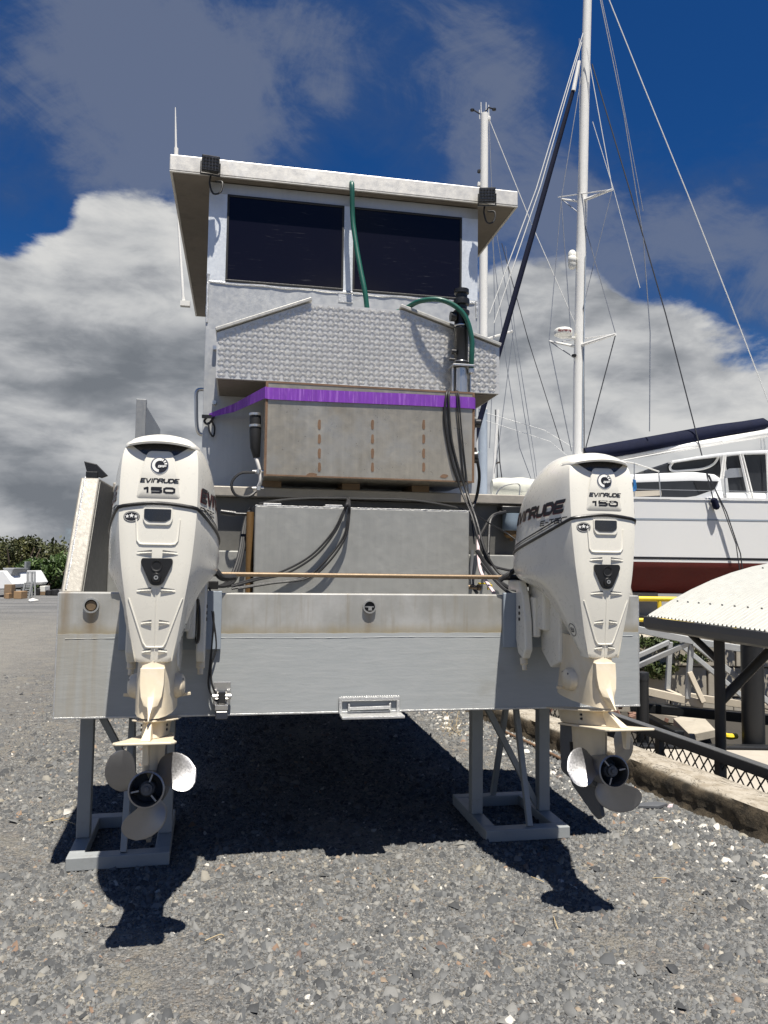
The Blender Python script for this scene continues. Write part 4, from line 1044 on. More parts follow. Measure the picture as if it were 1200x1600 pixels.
    # black trim line with a fine double pinstripe above it
    mb = MB(); cen = np.mean(loopP, axis=0)
    mb.tube([p + unit((p - cen) * (1, 1, 0)) * .0005 for p in loopP], .0075, 8, closed=True); mb.build('trim_strip', 'black_plastic', root, smooth=True)
    for dz, hw in ((.030, .0036), (.0185, .0016)):
        for s in (-1, 1):
            mb = MB(); prev = None; side_pts = sorted([p for p in loopP if (p[0] - EX) * s > .165], key=lambda p: p[1])
            rows = [(side(p[1], p[2] + dz * (1.5 - .5) - hw, s, .0012), side(p[1], p[2] + dz + hw, s, .0012)) for p in side_pts if p[1] < .0]
            for a, c in rows: mb.v += [tuple(a), tuple(c)]
            mb.f = [(2 * i, 2 * i + 2, 2 * i + 3, 2 * i + 1) for i in range(len(rows) - 1)]
            mb.build('pinstripe', 'black_print', top, recalc=False)
    # intake: dark mouth under an overhanging hood
    mouth = [(-.118, 1.940)] + [(x, 1.950 - 0 * x) for x in np.linspace(-.1, .1, 9)] + [(.118, 1.940), (.095, 1.922), (.065, 1.900), (.045, 1.892), (-.045, 1.892), (-.065, 1.900), (-.095, 1.922)]
    patch(rear, dense(mouth), .0015, .001, 'intake_mouth', 'smoke_plastic', top)
    mb = MB(); rows = []
    for x in np.linspace(-.148, .148, 27):
        q = x / .148; zb = 1.9465 - .016 * q * q; up = 1.972 - .032 * abs(q) ** 2.2
        base = rear(x, zb, .0); lipo = .042 * (1 - abs(q) ** 3.) + .003
        t_ = rear(x, min(up, 1.985), .001); t_[1] = min(t_[1], base[1] + .012)
        rows.append([base + (0, .004, -.002), base + (0, -lipo, -.007), base + (0, -lipo - .002, .001), base + (0, -lipo * .55, .016 - .008 * abs(q)), t_ + (0, .002, .002)])
    for r in rows: mb.v += [tuple(p) for p in r]
    k = len(rows[0]); mb.f = [(i * k + j, i * k + j + 1, (i + 1) * k + j + 1, (i + 1) * k + j) for i in range(len(rows) - 1) for j in range(k - 1)]
    mb.build('intake_hood', 'cowl_white', top, smooth=True, angle=50)
    # raised centre panel with the emblem and the lettering
    def pan(x, z, off=0.): return rear(x, z, off) + np.array([0, -.008 * min(1., max(0., (z - 1.722) / .10)), 0])
    ep = rnd([(-.040, 1.906), (.040, 1.906), (.052, 1.885), (.084, 1.722), (-.084, 1.722), (-.052, 1.885)], .014, 3)
    patch(pan, dense(ep, .01), .0, .0006, 'emblem_panel', 'cowl_white', top, inset=.07, smooth=True)
    bo = .0100; ec = (.001, 1.853)
    def disc(r, k=28, c=ec): return [(c[0] + r * math.cos(q), c[1] + r * math.sin(q)) for q in np.linspace(0, 2 * math.pi, k, endpoint=False)]
    eb = patch(rear, disc(.0315), .008, .0022, 'emblem', 'black_print', top, smooth=False)
    def ringpart(c, r0, r1, a0, a1, off, name, m, parent, k=18):
        mb = MB()
        for q in np.linspace(a0, a1, k): mb.v += [tuple(rear(c[0] + r0 * math.cos(q), c[1] + r0 * math.sin(q), off)), tuple(rear(c[0] + r1 * math.cos(q), c[1] + r1 * math.sin(q), off))]
        mb.f = [(2 * i, 2 * i + 1, 2 * i + 3, 2 * i + 2) for i in range(k - 1)]
        return mb.build(name, m, parent, recalc=False)
    ringpart(ec, .0175, .0285, math.radians(72), math.radians(265), .0112, 'emblem_ring', 'white_print', top)
    for a0 in (2, 26, 50):
        ringpart(ec, .0185, .0285, math.radians(a0 + 6), math.radians(a0 + 20), .0112, 'emblem_tooth', 'white_print', top, 6)
    ringpart(ec, .0315, .0335, 0, 2 * math.pi, .0108, 'emblem_rim', 'stainless', top, 40)
    lettering(rear, 'BRP', ec[0] + .010, ec[1] - .005, .030, .0095, .0122, 'emblem_lettering', 'white_print', top, .25, .22)
    lettering(pan, 'EVINRUDE', .004, 1.7925, .148, .0185, .0014, 'maker_lettering', 'black_print', top, .22, .24)
    lettering(pan, '150', .003, 1.7545, .122, .0255, .0014, 'power_lettering', 'black_print', top, .0, .30)
    for (u0, z0_, w_, h_) in ((-.022, 1.7615, .030, .0035), (.006, 1.757, .018, .003), (-.055, 1.7645, .016, .0035), (.030, 1.7600, .012, .003)):
        mb = MB(); mb.v = [tuple(pan(u0 + w_ * q_, z0_ + h_ * (s_ + .3 * math.sin(9 * q_)), .0024)) for q_ in np.linspace(0, 1, 5) for s_ in (0, 1)]; mb.f = [(2 * i_, 2 * i_ + 2, 2 * i_ + 3, 2 * i_ + 1) for i_ in range(4)]
        mb.build('scuff', 'cowl_white', top, recalc=False)
    # side lettering, both sides
    for s in (-1, 1):
        f_ = lambda y, z, off, s=s: side(y, z, s, off)
        fl, sl = (1, -.07) if s > 0 else (-1, .07)
        lettering(f_, 'EVINRUDE', -.365 - .006 * fl, 1.7265 - .004, .545, .058, .0020, 'side_lettering_edge', 'dark_red_print', top, .25, .26, fl, sl)
        lettering(f_, 'EVINRUDE', -.365, 1.7265, .545, .058, .0030, 'side_lettering', 'black_print', top, .25, .26, fl, sl)
        lettering(f_, 'E-TEC', -.555 , 1.677, .19, .025, .0022, 'side_lettering_small', 'black_print', top, .2, .2, fl, sl)
        c2 = (-.585, 1.195)
        mb = MB(); kq = 28
        for q in np.linspace(0, 2 * math.pi, kq): mb.v += [tuple(f_(c2[0] + .0255 * math.cos(q), c2[1] + .0255 * math.sin(q), .0018)), tuple(f_(c2[0] + .029 * math.cos(q), c2[1] + .029 * math.sin(q), .0018))]
        mb.f = [(2 * i, 2 * i + 1, 2 * i + 3, 2 * i + 2) for i in range(kq - 1)]
        mb.build('round_mark', 'black_print', low, recalc=False)
        lettering(f_, 'EU', c2[0], c2[1], .026, .020, .0018, 'mark_lettering', 'black_print', low, 0, .2, 1 if s > 0 else -1)
    # latch: white bezel with a dark pocket, panel below it
    bz = rnd([(-.062, 1.684), (.048, 1.684), (.050, 1.640), (.040, 1.618), (-.050, 1.618), (-.062, 1.640)], .008, 3)
    bz = [(x + .008, z) for x, z in bz]
    patch(rear, dense(bz, .009), .0, .006, 'latch_bezel', 'cowl_white', low, inset=.06)
    pk = rnd([(-.050, 1.679), (.052, 1.679), (.051, 1.643), (.030, 1.630), (-.030, 1.630), (-.050, 1.643)], .005, 2)
    patch(rear, dense(pk, .009), .0072, .001, 'latch_pocket', 'smoke_plastic', low)
    pn = rnd([(-.082, 1.640), (-.055, 1.640), (-.052, 1.612), (.058, 1.612), (.062, 1.640), (.088, 1.640), (.078, 1.555), (.068, 1.540), (-.062, 1.540), (-.074, 1.555)], .010, 3)
    mb = MB(); q = [rear(x, z, .001) for x, z in [(-.080, 1.640), (-.074, 1.556), (-.064, 1.543)] + [(x, 1.541) for x in np.linspace(-.05, .055, 8)] + [(.070, 1.543), (.080, 1.556), (.086, 1.640)]]
    mb.tube(q, .0034, 6); mb.build('panel_rib', 'cowl_white', low, smooth=True)
    # round star badge
    bc = (-.098, 1.648)
    bd = patch(rear, [(bc[0] + .031 * math.cos(q), bc[1] + .0215 * math.sin(q)) for q in np.linspace(0, 2 * math.pi, 24, endpoint=False)], .0002, .0014, 'star_badge', 'black_print', low)
    for dx, dz, r in ((-.0165, .001, .0085), (0, .004, .0105), (.0165, .001, .0085)):
        pts = []
        for i in range(10):
            q = math.pi / 2 + i * math.pi / 5; rr = r if i % 2 == 0 else r * .42
            pts.append((bc[0] + dx + rr * math.cos(q), bc[1] + dz + rr * math.sin(q)))
        mb = MB(); mb.v = [tuple(rear(*p, .0022)) for p in pts] + [tuple(rear(bc[0] + dx, bc[1] + dz, .0022))]; mb.f = [(i, (i + 1) % 10, 10) for i in range(10)]; mb.build('star', 'white_print', low, recalc=False)
    mb = MB(); kq = 30
    for q in np.linspace(0, 2 * math.pi, kq): mb.v += [tuple(rear(bc[0] + .0285 * math.cos(q), bc[1] + .0190 * math.sin(q), .0022)), tuple(rear(bc[0] + .0272 * math.cos(q), bc[1] + .0178 * math.sin(q), .0022))]
    mb.f = [(2 * i, 2 * i + 1, 2 * i + 3, 2 * i + 2) for i in range(kq - 1)]; mb.build('badge_ring', 'white_print', low, recalc=False)
    # louvres: pairs of scooped lips
    for z, w, gap in ((1.512, .058, .020), (1.366, .055, .018), (1.240, .040, .014), (1.128, .034, .014)):
        for s in (-1, 1):
            mb = MB(); K = 9
            for i in range(K):
                u = i / (K - 1); x = s * (gap + w * u) + .004; d = .0052 * (1 - u) ** .8 + .0004
                zz = z - .004 * u
                a = rear(x, zz + .006 - .004 * u, -.001); l1 = rear(x, zz - .001, .001); l2 = rear(x, zz - .001, .001); c = rear(x, zz - .020 * (1 - u * .7), -.001)
                mb.v += [tuple(l1 + (0, .004, 0)), tuple(l1 + (0, -d, -.002)), tuple(l1 + (0, -d * .9, -.006)), tuple(c)]
            for i in range(K - 1):
                for j in range(3): mb.f.append((i * 4 + j, i * 4 + j + 1, (i + 1) * 4 + j + 1, (i + 1) * 4 + j))
            mb.build('louvre_lip', 'cowl_white', low, smooth=True, angle=60)
            patch(rear, [(s * (gap + w * u) + .004, z + (.007 * (1 - u) if t_ else .0005)) for u, t_ in [(0, 0), (.3, 0), (.6, 0), (.95, 0), (.95, 1), (.6, 1), (.3, 1), (0, 1)]], .0004, .0006, 'louvre_slot', 'primer_grey', low)
    # black telltale and flushing plug
    tp = rnd([(-.056, 1.486), (.056, 1.486), (.060, 1.470), (.020, 1.382), (-.020, 1.382), (-.060, 1.470)], .016, 4); tp = [(x + .004, z) for x, z in tp]
    pg = patch(rear, dense(tp, .008), .0, .009, 'flushing_plate', 'black_plastic', low, inset=.04, smooth=True)
    c = rear(.004, 1.457, .008); mb = MB(); mb.lathe([(.0001, .010), (.014, .010), (.016, -.002), (.021, -.004), (.022, .004)], c, (0, 1, 0), 20); mb.build('plug', 'black_rubber', low, smooth=True)
    c = rear(.004, 1.412, .010); mb = MB(); mb.lathe([(.0001, -.006), (.016, -.006), (.019, -.003), (.020, .006)], c, (0, 1, 0), 20); mb.build('plug', 'black_plastic', low, smooth=True)
    mb = MB(); mb.lathe([(.0035, -.002), (.004, -.010), (.0085, -.010), (.0085, -.001)], c, (0, 1, 0), 14); mb.build('outlet', 'stainless', low, smooth=True)
    # darker soft recess of the tail, raised spine
    mb = MB(); mb.tube([rear(.004, z, .0) for z in np.linspace(1.365, 1.085, 22)], .0028, 6); mb.build('spine_rib', 'cowl_white', low, smooth=True)
    tl = rnd([(-.075, 1.225), (.078, 1.225), (.040, 1.138), (-.036, 1.138)], .010, 3)
    mb = MB(); q = [rear(x, z, .0005) for x, z in ([(-.098, 1.330)] + [(-.098 + .060 * u, 1.330 - .182 * u) for u in np.linspace(.1, .94, 9)] + [(-.030, 1.142)] + [(x, 1.140) for x in np.linspace(-.02, .028, 6)] + [(.036, 1.142)] + [(.042 + .062 * u, 1.148 + .182 * u) for u in np.linspace(.06, 1, 10)])]
    mb.tube(q, .0032, 6); mb.build('tail_rib', 'cowl_white', low, smooth=True)
    for s in (-1, 1):    # bevelled wings down the tail
        mb = MB()
        for u in np.linspace(0, 1, 12):
            z = 1.37 - .29 * u; y = -.615 + .0 * u
            xo = np.interp(z, [1.08, 1.24, 1.36, 1.38], [.0735, .102, .119, .121])
            o1 = .014 * math.sin(math.pi * min(u * 1.2 + .05, 1))
            mb.v += [tuple((EX + s * (xo - .004), -.675 + .004 * u, z)), tuple((EX + s * (xo + o1), -.640 + .008 * u, z)), tuple((EX + s * (xo - .004), -.585, z))]
        mb.f = [(i * 3 + j, i * 3 + j + 1, (i + 1) * 3 + j + 1, (i + 1) * 3 + j) for i in range(11) for j in range(2)]
        mb.build('tail_wing', 'cowl_white', low, smooth=True, angle=60)

    # ---- leg: lofted from the exhaust housing to the gear case
    def loft(rows, name, m, smooth=True, angle=45, label=None):
        """rows: (z, half width, y rear, y front, rear bluntness)"""
        mb = MB(); K = 18
        for (z, hw, y0, y1, bl) in rows:
            for k in range(K):
                q = 2 * math.pi * k / K; u = -math.cos(q)   # -1 rear
                yy = (y0 + y1) / 2 + (y1 - y0) / 2 * u
                w = hw * abs(math.sin(q)) ** (.8 if u > 0 else bl) * (1 if math.sin(q) >= 0 else -1)
                mb.v.append((EX + w, yy, z))
        for i in range(len(rows) - 1):
            for k in range(K): mb.f.append((i * K + k, i * K + (k + 1) % K, (i + 1) * K + (k + 1) % K, (i + 1) * K + k))
        mb.f += [tuple(range(K - 1, -1, -1)), tuple((len(rows) - 1) * K + k for k in range(K))]
        return mb.build(name, m, root, smooth=smooth, angle=angle, label=label)
    ex = loft([(1.16, .070, -.655, -.28, .5), (1.075, .072, -.672, -.28, .5), (1.02, .076, -.685, -.27, .55), (.94, .080, -.70, -.25, .7), (.885, .080, -.72, -.23, .9), (.872, .080, -.725, -.23, .9)], 'exhaust_housing', 'leg_cream')
    # wedge ridge down the back of the leg
    mb = MB(); rr = [(1.060, .045, -.690, -.690), (1.00, .045, -.698, -.700), (.955, .040, -.706, -.716), (.92, .026, -.715, -.745), (.895, .012, -.72, -.765), (.876, .005, -.72, -.785)]
    for z, hw, yb, yr in rr: mb.v += [(EX - hw, yb + .03, z), (EX - hw, yb, z), (EX - hw * .3, yr, z), (EX + hw * .3, yr, z), (EX + hw, yb, z), (EX + hw, yb + .03, z)]
    mb.f = [(i * 6 + j, i * 6 + j + 1, (i + 1) * 6 + j + 1, (i + 1) * 6 + j) for i in range(len(rr) - 1) for j in range(5)] + [(0, 1, 2, 3, 4, 5)]
    mb.build('back_ridge', 'leg_cream', root, smooth=True, angle=50, bevel=.004)
    for s in (-1, 1):   # rubber mount covers
        mb = MB(); mb.lathe([(.0001, .048), (.030, .046), (.045, .036), (.052, .018), (.052, -.03)], (EX + s * .066, -.50, .965), (s, 0, 0), 20)
        mb.v = [(v[0], -.50 + (v[1] + .50) * 1.25, v[2]) for v in mb.v]; mo = mb.build('mount_cover', 'leg_cream', root, smooth=True, angle=30)
        mb = MB()
        for dy in (-.03, .03): mb.lathe([(.006, .0), (.006, .005), (.0001, .0055)], (EX + s * .103, -.50 + dy, .992), (s, 0, 0), 8)
        mb.build('screw', 'primer_grey', mo)
        mb = MB(); mb.bar((EX + s * .06, -.46, .915), (EX + s * .135, -.47, .925), .009, .014); mb.build('mount_pin', 'leg_cream', mo, bevel=.003)
    n_before = set(bpy.data.objects)
    # splash plate, its gusset, anti-ventilation plate
    def plate(out, z0, z1, tilt, name):
        mb = MB(); k = len(out)
        mb.v = [(EX + x, y, z0 + tilt * (y + .7) ) for x, y in out] + [(EX + x, y, z1 + tilt * (y + .7)) for x, y in out]
        mb.f = [tuple(range(k - 1, -1, -1)), tuple(range(k, 2 * k))] + [(i, (i + 1) % k, k + (i + 1) % k, k + i) for i in range(k)]
        return mb.build(name, 'leg_cream', root, bevel=.003)
    def sym(h): return [(x, y) for x, y in h] + [(-x, y) for x, y in reversed(h) if x > 1e-6]
    plate(sym([(0, -.80), (.02, -.795), (.078, -.69), (.092, -.60), (.090, -.40), (.06, -.22), (.0, -.19)]), .866, .873, .0, 'splash_plate')
    loft([(.868, .055, -.735, -.26, 1.), (.84, .052, -.76, -.27, 1.), (.806, .050, -.80, -.29, 1.)], 'plate_neck', 'leg_cream')
    mb = MB(); mb.prism([(-.74, .866), (-.79, .866), (-.93, .805), (-.74, .805)], 0, EX - .006, EX + .006); mb.v = [(EX + (v[0] - EX) * (1 if v[2] > .85 else 3.0 if v[1] < -.8 else 2.), v[1], v[2]) for v in mb.v]; mb.build('plate_gusset', 'leg_cream', root, bevel=.002)
    plate(sym([(0, -.985), (.095, -.985), (.108, -.97), (.112, -.93), (.090, -.80), (.078, -.60), (.060, -.36), (.0, -.31)]), .795, .804, .0, 'cavitation_plate')
    mb = MB()
    for dz in (.0, .018): mb.box(EX - .0525, EX + .0525, -.62, -.605, .826 + dz, .835 + dz)
    mb.build('water_inlet', 'black_plastic', root)
    mb = MB(); mb.prism([(-.955, .797), (-.90, .797), (-.908, .725), (-.93, .72)], 0, EX - .006, EX + .014); mb.build('trim_tab', 'leg_cream', root, bevel=.003)
    # strut and gear case
    loft([(.80, .046, -.745, -.42, 1.), (.74, .040, -.735, -.41, 1.), (.68, .040, -.725, -.40, 1.), (.645, .048, -.72, -.39, 1.), (.61, .060, -.72, -.36, 1.)], 'strut', 'leg_cream')
    mb = MB(); mb.box(EX - .0405, EX + .0405, -.455, -.44, .675, .72); mb.build('water_inlet', 'black_plastic', root)
    loft([(.795, .030, -.50, -.265, 1.), (.72, .034, -.46, -.265, .8), (.64, .040, -.45, -.270, .8), (.60, .05, -.50, -.29, .8)], 'leading_edge', 'primer_grey', label='bare dark grey leading edge of the leg')
    HZ = .600
    mb = MB(); mb.lathe([(.0001, .36), (.022, .345), (.042, .30), (.056, .22), (.062, .12), (.063, .02), (.060, -.06)], (EX, -.62, HZ), (0, 1, 0), 22); mb.build('gear_case', 'primer_grey', root, smooth=True, label='dark grey torpedo of the gear case')
    mb = MB(); mb.prism([(-.33, .575), (-.60, .575), (-.64, .53), (-.665, .425), (-.62, .405), (-.57, .42), (-.36, .52)], 0, EX - .009, EX + .009); mb.build('skeg', 'primer_grey', root, bevel=.004, label='dark grey skeg')
    # propeller
    hub = (EX, -.685, HZ + .024)
    mb = MB(); mb.lathe([(.058, .05), (.0605, .02), (.062, -.06), (.0655, -.115), (.067, -.122), (.061, -.124), (.0575, -.10), (.055, -.02)], hub, (0, 1, 0), 30)
    pr = mb.build('propeller', 'prop_steel', root, smooth=True, angle=50)
    mb = MB(); mb.lathe([(.056, -.03), (.03, -.035), (.030, -.085), (.026, -.09), (.021, -.09), (.021, -.112), (.010, -.112), (.010, -.124), (.0001, -.125)], hub, (0, 1, 0), 20); mb.build('hub_nut', 'primer_grey', pr, smooth=True, angle=40)
    for a in (20, 140, 260):
        d = np.array([math.sin(math.radians(a)), 0, math.cos(math.radians(a))]); h = np.array(hub)
        mb = MB(); mb.bar(h + d * .028 + (0, -.03, 0), h + d * .057 + (0, -.03, 0), .006, .08, up=(0, 1, 0)); mb.v = [(v[0], v[1] - .045, v[2]) for v in mb.v]; mb.build('hub_rib', 'prop_steel', pr)
    def blade(a0):
        mb = MB(); NR, NT_ = 12, 14; R0, R1 = .055, .188
        for sgn in (1, -1):
            for i in range(NR + 1):
                u = i / NR; r = R0 + (R1 - R0) * (1 - (1 - u) ** 1.35)
                hw = math.radians(37) * (1 - max(0, (r - .085) / (R1 - .085)) ** 2.6) ** .62 * (.80 + .2 * min(1, (r - R0) / .05))
                for j in range(NT_ + 1):
                    t_ = -1 + 2 * j / NT_
                    th = math.radians(a0) + hw * t_ + math.radians(16) * (r - .1) / .1
                    yax = -.050 * hw * t_ / math.radians(37) * 1.15 - (r - R0) * .22
                    tk_ = .0045 * (1 - .6 * u) * (1 - abs(t_) ** 2.5) + .0008
                    mb.v.append((hub[0] + r * math.sin(th), hub[1] - .045 + yax + sgn * tk_, hub[2] + r * math.cos(th)))
            o = (0 if sgn == 1 else (NR + 1) * (NT_ + 1))
            for i in range(NR):
                for j in range(NT_): mb.f.append(tuple(o + q for q in (i * (NT_ + 1) + j, (i + 1) * (NT_ + 1) + j, (i + 1) * (NT_ + 1) + j + 1, i * (NT_ + 1) + j + 1)))
        o = (NR + 1) * (NT_ + 1); W_ = NT_ + 1
        edge = [j for j in range(NT_ + 1)] + [i * W_ + NT_ for i in range(1, NR + 1)] + [NR * W_ + j for j in range(NT_ - 1, -1, -1)] + [i * W_ for i in range(NR - 1, 0, -1)]
        for a, c in zip(edge, edge[1:] + edge[:1]): mb.f.append((a, c, c + o, a + o))
        bl = mb.build('blade', 'prop_steel', pr, smooth=True, angle=70)
        return bl
    for a in (-64, 56, 176): blade(a)
    # everything below the housing leans aft: the motors are trimmed out a little
    piv = Vector((EX, -.72, .84)) - Vector(O); Rt = Matrix.Translation(piv) @ Matrix.Rotation(math.radians(-9.), 4, 'X') @ Matrix.Translation(-piv)
    Rt = Matrix.Translation((0, .07, -.018)) @ Rt
    for o in set(bpy.data.objects) - n_before:
        if o.type == 'MESH': o.data.transform(Rt)
    # clamp bracket, swivel bracket and tilt gear on the transom
    for s in (-1, 1):
        mb = MB(); mb.prism([(-.025, 1.345), (-.025, 1.10), (-.06, 1.03), (-.13, 1.01), (-.17, 1.06), (-.16, 1.20), (-.12, 1.33), (-.07, 1.40), (.10, 1.40), (.10, 1.345)], 0, EX + s * .135, EX + s * .175)
        cb = mb.build('clamp_bracket', 'cowl_white', root, bevel=.008)
        mb = MB()
        for z in (1.265, 1.235, 1.205): mb.lathe([(.0085, 0), (.0085, .004), (.0001, .0045)], (EX + s * (.175), -.085, z), (s, 0, 0), 10)
        mb.build('bracket_hole', 'black_plastic', cb)
        mb = MB(); mb.box(EX + s * .11 - .02, EX + s * .11 + .02, -.165, -.0255, 1.12, 1.32); mb.build('trim_cylinder_cover', 'cowl_white', cb, bevel=.01)
        mb = MB(); mb.lathe([(.02, 0), (.02, .03), (.013, .035), (.013, .06)], (EX + s * .155, -.09, 1.01), (0, -.3, -1), 10); mb.build('tilt_lever', 'leg_cream', cb, smooth=True)
    mb = MB(); mb.box(EX - .11, EX + .11, -.24, -.03, 1.16, 1.40); mb.prism([(-.10, 1.30), (-.36, 1.36), (-.36, 1.02), (-.24, .98), (-.12, 1.05)], 0, EX - .075, EX + .075); mb.build('swivel_bracket', 'cowl_white', root, bevel=.012)
    mb = MB(); mb.tube(spl([(EX + .14, -.22, 1.30), (EX + .15, -.28, 1.25), (EX + .15, -.27, 1.14), (EX + .14, -.20, 1.11), (EX + .135, -.12, 1.12)], 6), .008, 8); mb.build('tilt_lock', 'black_plastic', root, smooth=True)
    mb = MB(); mb.tube(spl([(EX + .1, .02, 1.50), (EX + .2, -.03, 1.44), (EX + .24, -.02, 1.40), (EX + .30, .02, 1.40)], 5), .017, 8); mb.tube(spl([(EX - .1, .02, 1.50), (EX - .2, -.03, 1.44), (EX - .26, -.02, 1.40)], 5), .014, 8); mb.build('rigging_tube', 'black_rubber', root, smooth=True)
    return root
m1 = motor()
m2 = dup(m1, (EDX, 0, 0), 'right cream white outboard motor hung on the stern, the 150 on its cowl scuffed')
piv = Vector((EX, -.72, .84)); Rt = Matrix.Rotation(math.radians(-9.), 3, 'X')
HUBA = Rt @ Vector((0, 1, 0)); HUBC = Rt @ (Vector((EX, -.685, .612)) - piv) + piv - Vector(origin(m1)) + Vector((0, .07, -.018))
for o in [g for ch in m1.children for g in ch.children if g.name.startswith('scuff')]: bpy.data.objects.remove(o)
def mirror_propeller(root, deg):
    """the starboard propeller is of the opposite hand"""
    T0, T1 = Matrix.Translation(-HUBC), Matrix.Translation(HUBC)
    X_ = T1 @ Matrix.Rotation(math.radians(deg), 4, HUBA) @ Matrix.Scale(-1, 4, (1, 0, 0)) @ T0
    for c in root.children:
        if c.name.startswith('propeller'):
            for o in [c] + list(c.children):
                o.data = o.data.copy(); o.data.transform(X_); o.data.flip_normals()
mirror_propeller(m2, -19)
m2.rotation_euler.z = math.radians(-1.0); m2.location.x -= .006
# scuffs over the lettering of the starboard motor
# steering tie bar between the motors
a, b_ = yp(340, 897, .09), yp(786, 902, .09)
tb = thing('tie_bar', 'long thin brassy tie bar joining the two outboard motors', 'tie bar', ((a[0] + b_[0]) / 2, .09, a[2] - .012))
mb = MB(); mb.cyl(a - (.09, 0, 0), b_, .0115, n=12); mb.build('rod', 'brass', tb, smooth=True)
mb = MB(); mb.cyl(b_ - (.0, 0, 0), b_ + (.13, 0, 0), .016, n=12); mb.box(b_[0] + .10, b_[0] + .15, .068, .112, b_[2] - .05, b_[2] + .02); mb.build('rod_end', 'black_rubber', tb, smooth=True)
mb = MB(); mb.box(a[0] - .11, a[0] + .005, .068, .112, a[2] - .075, a[2] - .035); mb.cyl(a + (-.08, 0, -.045), a + (-.08, 0, .01), .012, n=10); mb.build('rod_end', 'black_plastic', tb, bevel=.004)

# ================================================================== BOAT STANDS
def stand(x0, y0):
    root = thing('boat_stand', '', 'boat stand', (x0 + .24, y0 + .33, 0), 'grey boat stands')
    w, d, s = .475, .66, .075
    mb = MB(); mb.box(x0, x0 + w, y0, y0 + s, .004, .066); mb.build('foot_bar', 'stand_grey', root, bevel=.004)
    mb = MB(); mb.box(x0, x0 + w, y0 + d - s, y0 + d, .004, .066); mb.build('foot_bar', 'stand_grey', root, bevel=.004)
    for xa in (x0, x0 + w - s):
        mb = MB(); mb.box(xa + .0005, xa + s - .0005, y0 + s, y0 + d - s, .004, .0655); mb.build('foot_bar', 'stand_grey', root, bevel=.004)
    yc = y0 + .30
    for xa in (x0 + .002, x0 + w - s + .006):
        mb = MB(); mb.box(xa, xa + .066, yc - .033, yc + .033, .067, .735); mb.build('post', 'stand_grey', root, bevel=.005)
    mb = MB(); mb.bar((x0 + w - .06, yc + .02, .08), (x0 + .07, yc + .02, .72), .034, .034, up=(0, 1, 0)); mb.build('brace', 'stand_grey', root, bevel=.003)
    mb = MB(); mb.bar((x0 + w / 2 + .02, y0 + s / 2, .066), (x0 + w / 2 + .02, yc - .02, .735), .034, .030, up=(1, 0, 0)); mb.build('brace', 'stand_grey', root, bevel=.003)
    mb = MB(); mb.bar((x0 + w / 2 + .01, y0 + d - s / 2, .066), (x0 + w / 2 + .01, yc + .05, .735), .034, .030, up=(1, 0, 0)); mb.build('brace', 'stand_grey', root, bevel=.003)
    return root
s1 = stand(.685, .195); s1['label'] = 'grey welded boat stand under the right end of the transom, beside the harbour wall'
s2 = dup(s1, (-1.425 - .685 + .0, -.065, 0), 'grey welded boat stand under the left end of the transom, behind the left propeller')
s2.rotation_euler.z = math.radians(2)
mb = MB(); mb.box(-.5, .5, 5.4, 5.75, .0, .742)
one('keel_block', mb, 'timber', 'timber block carrying the bow of the work boat', 'timber block')
# ================================================================== ACROSS THE BASIN (right)
def vp(px, py, d):
    """photo pixel to the upright plane d metres ahead of the camera"""
    r = ray(px, py); return CAMP + r * (d / float(r @ UY))
def sd(s, d, z): return np.array([CAMP[0], CAMP[1], 0]) + UX * s + UY * d + np.array([0, 0, z])
def sof(p): return float((np.array(p) - CAMP) @ UX)

# far wall of cast concrete blocks, each with its own joint
WD = 15.45
fw = thing('block_wall', 'stained concrete block wall across the basin below the catamaran', 'wall', sd(8, WD + .3, -1.7))
wsrc = {}
def cblock(s0, s1, z0, z1, d0=0.):
    mb = MB(); g = .012
    P = [sd(s0 + g, WD + d0, z0 + g), sd(s1 - g, WD + d0, z0 + g), sd(s1 - g, WD + d0, z1 - g), sd(s0 + g, WD + d0, z1 - g)]
    mb.slab(P, UY * .55); mb.build('block', 'concrete', fw, bevel=.02)
for r in range(3):
    z0 = -1.70 + r * .60; s = 3.2 - (.6 if r % 2 else 0)
    while s < 13:
        w = 1.25 + .1 * rng.random(); cblock(s, s + w, z0, z0 + .60, rng.random() * .05 + (2 - r) * .03); s += w
mb = MB(); mb.slab([sd(1.0, WD + .35, -1.75), sd(16, WD + .35, -1.75), sd(16, WD + .35, .02), sd(1.0, WD + .35, .02)], UY * .5); one('wall_backing', mb, 'concrete', 'plain concrete footing behind the block wall across the basin', 'wall')
# mud bank and broken brick at the foot of the wall
mb = MB()
def bank(u, v):
    s = 3 + 10 * u; d = WD - 2.6 * v; return sd(s, d, -1.42 - .36 * v + .06 * math.sin(s * 3.1 + v * 5) * (1 - v) + rng.normal(0, .02))
mb.grid(bank, 40, 8); mb.build('mud_bank', 'mud', kind='structure', smooth=True, recalc=False)
mb = MB()
for i in range(70):
    c = bank((rng.random() * .22) + .02, rng.random() * .4) + (0, 0, .04); a = rng.normal(0, 1, 3); mb.bar(c, c + unit(a) * (.08 + .1 * rng.random()), .07, .06)
o = mb.build('brick_rubble', 'brick_red', kind='stuff'); o['label'] = 'broken brick rubble at the foot of the block wall'

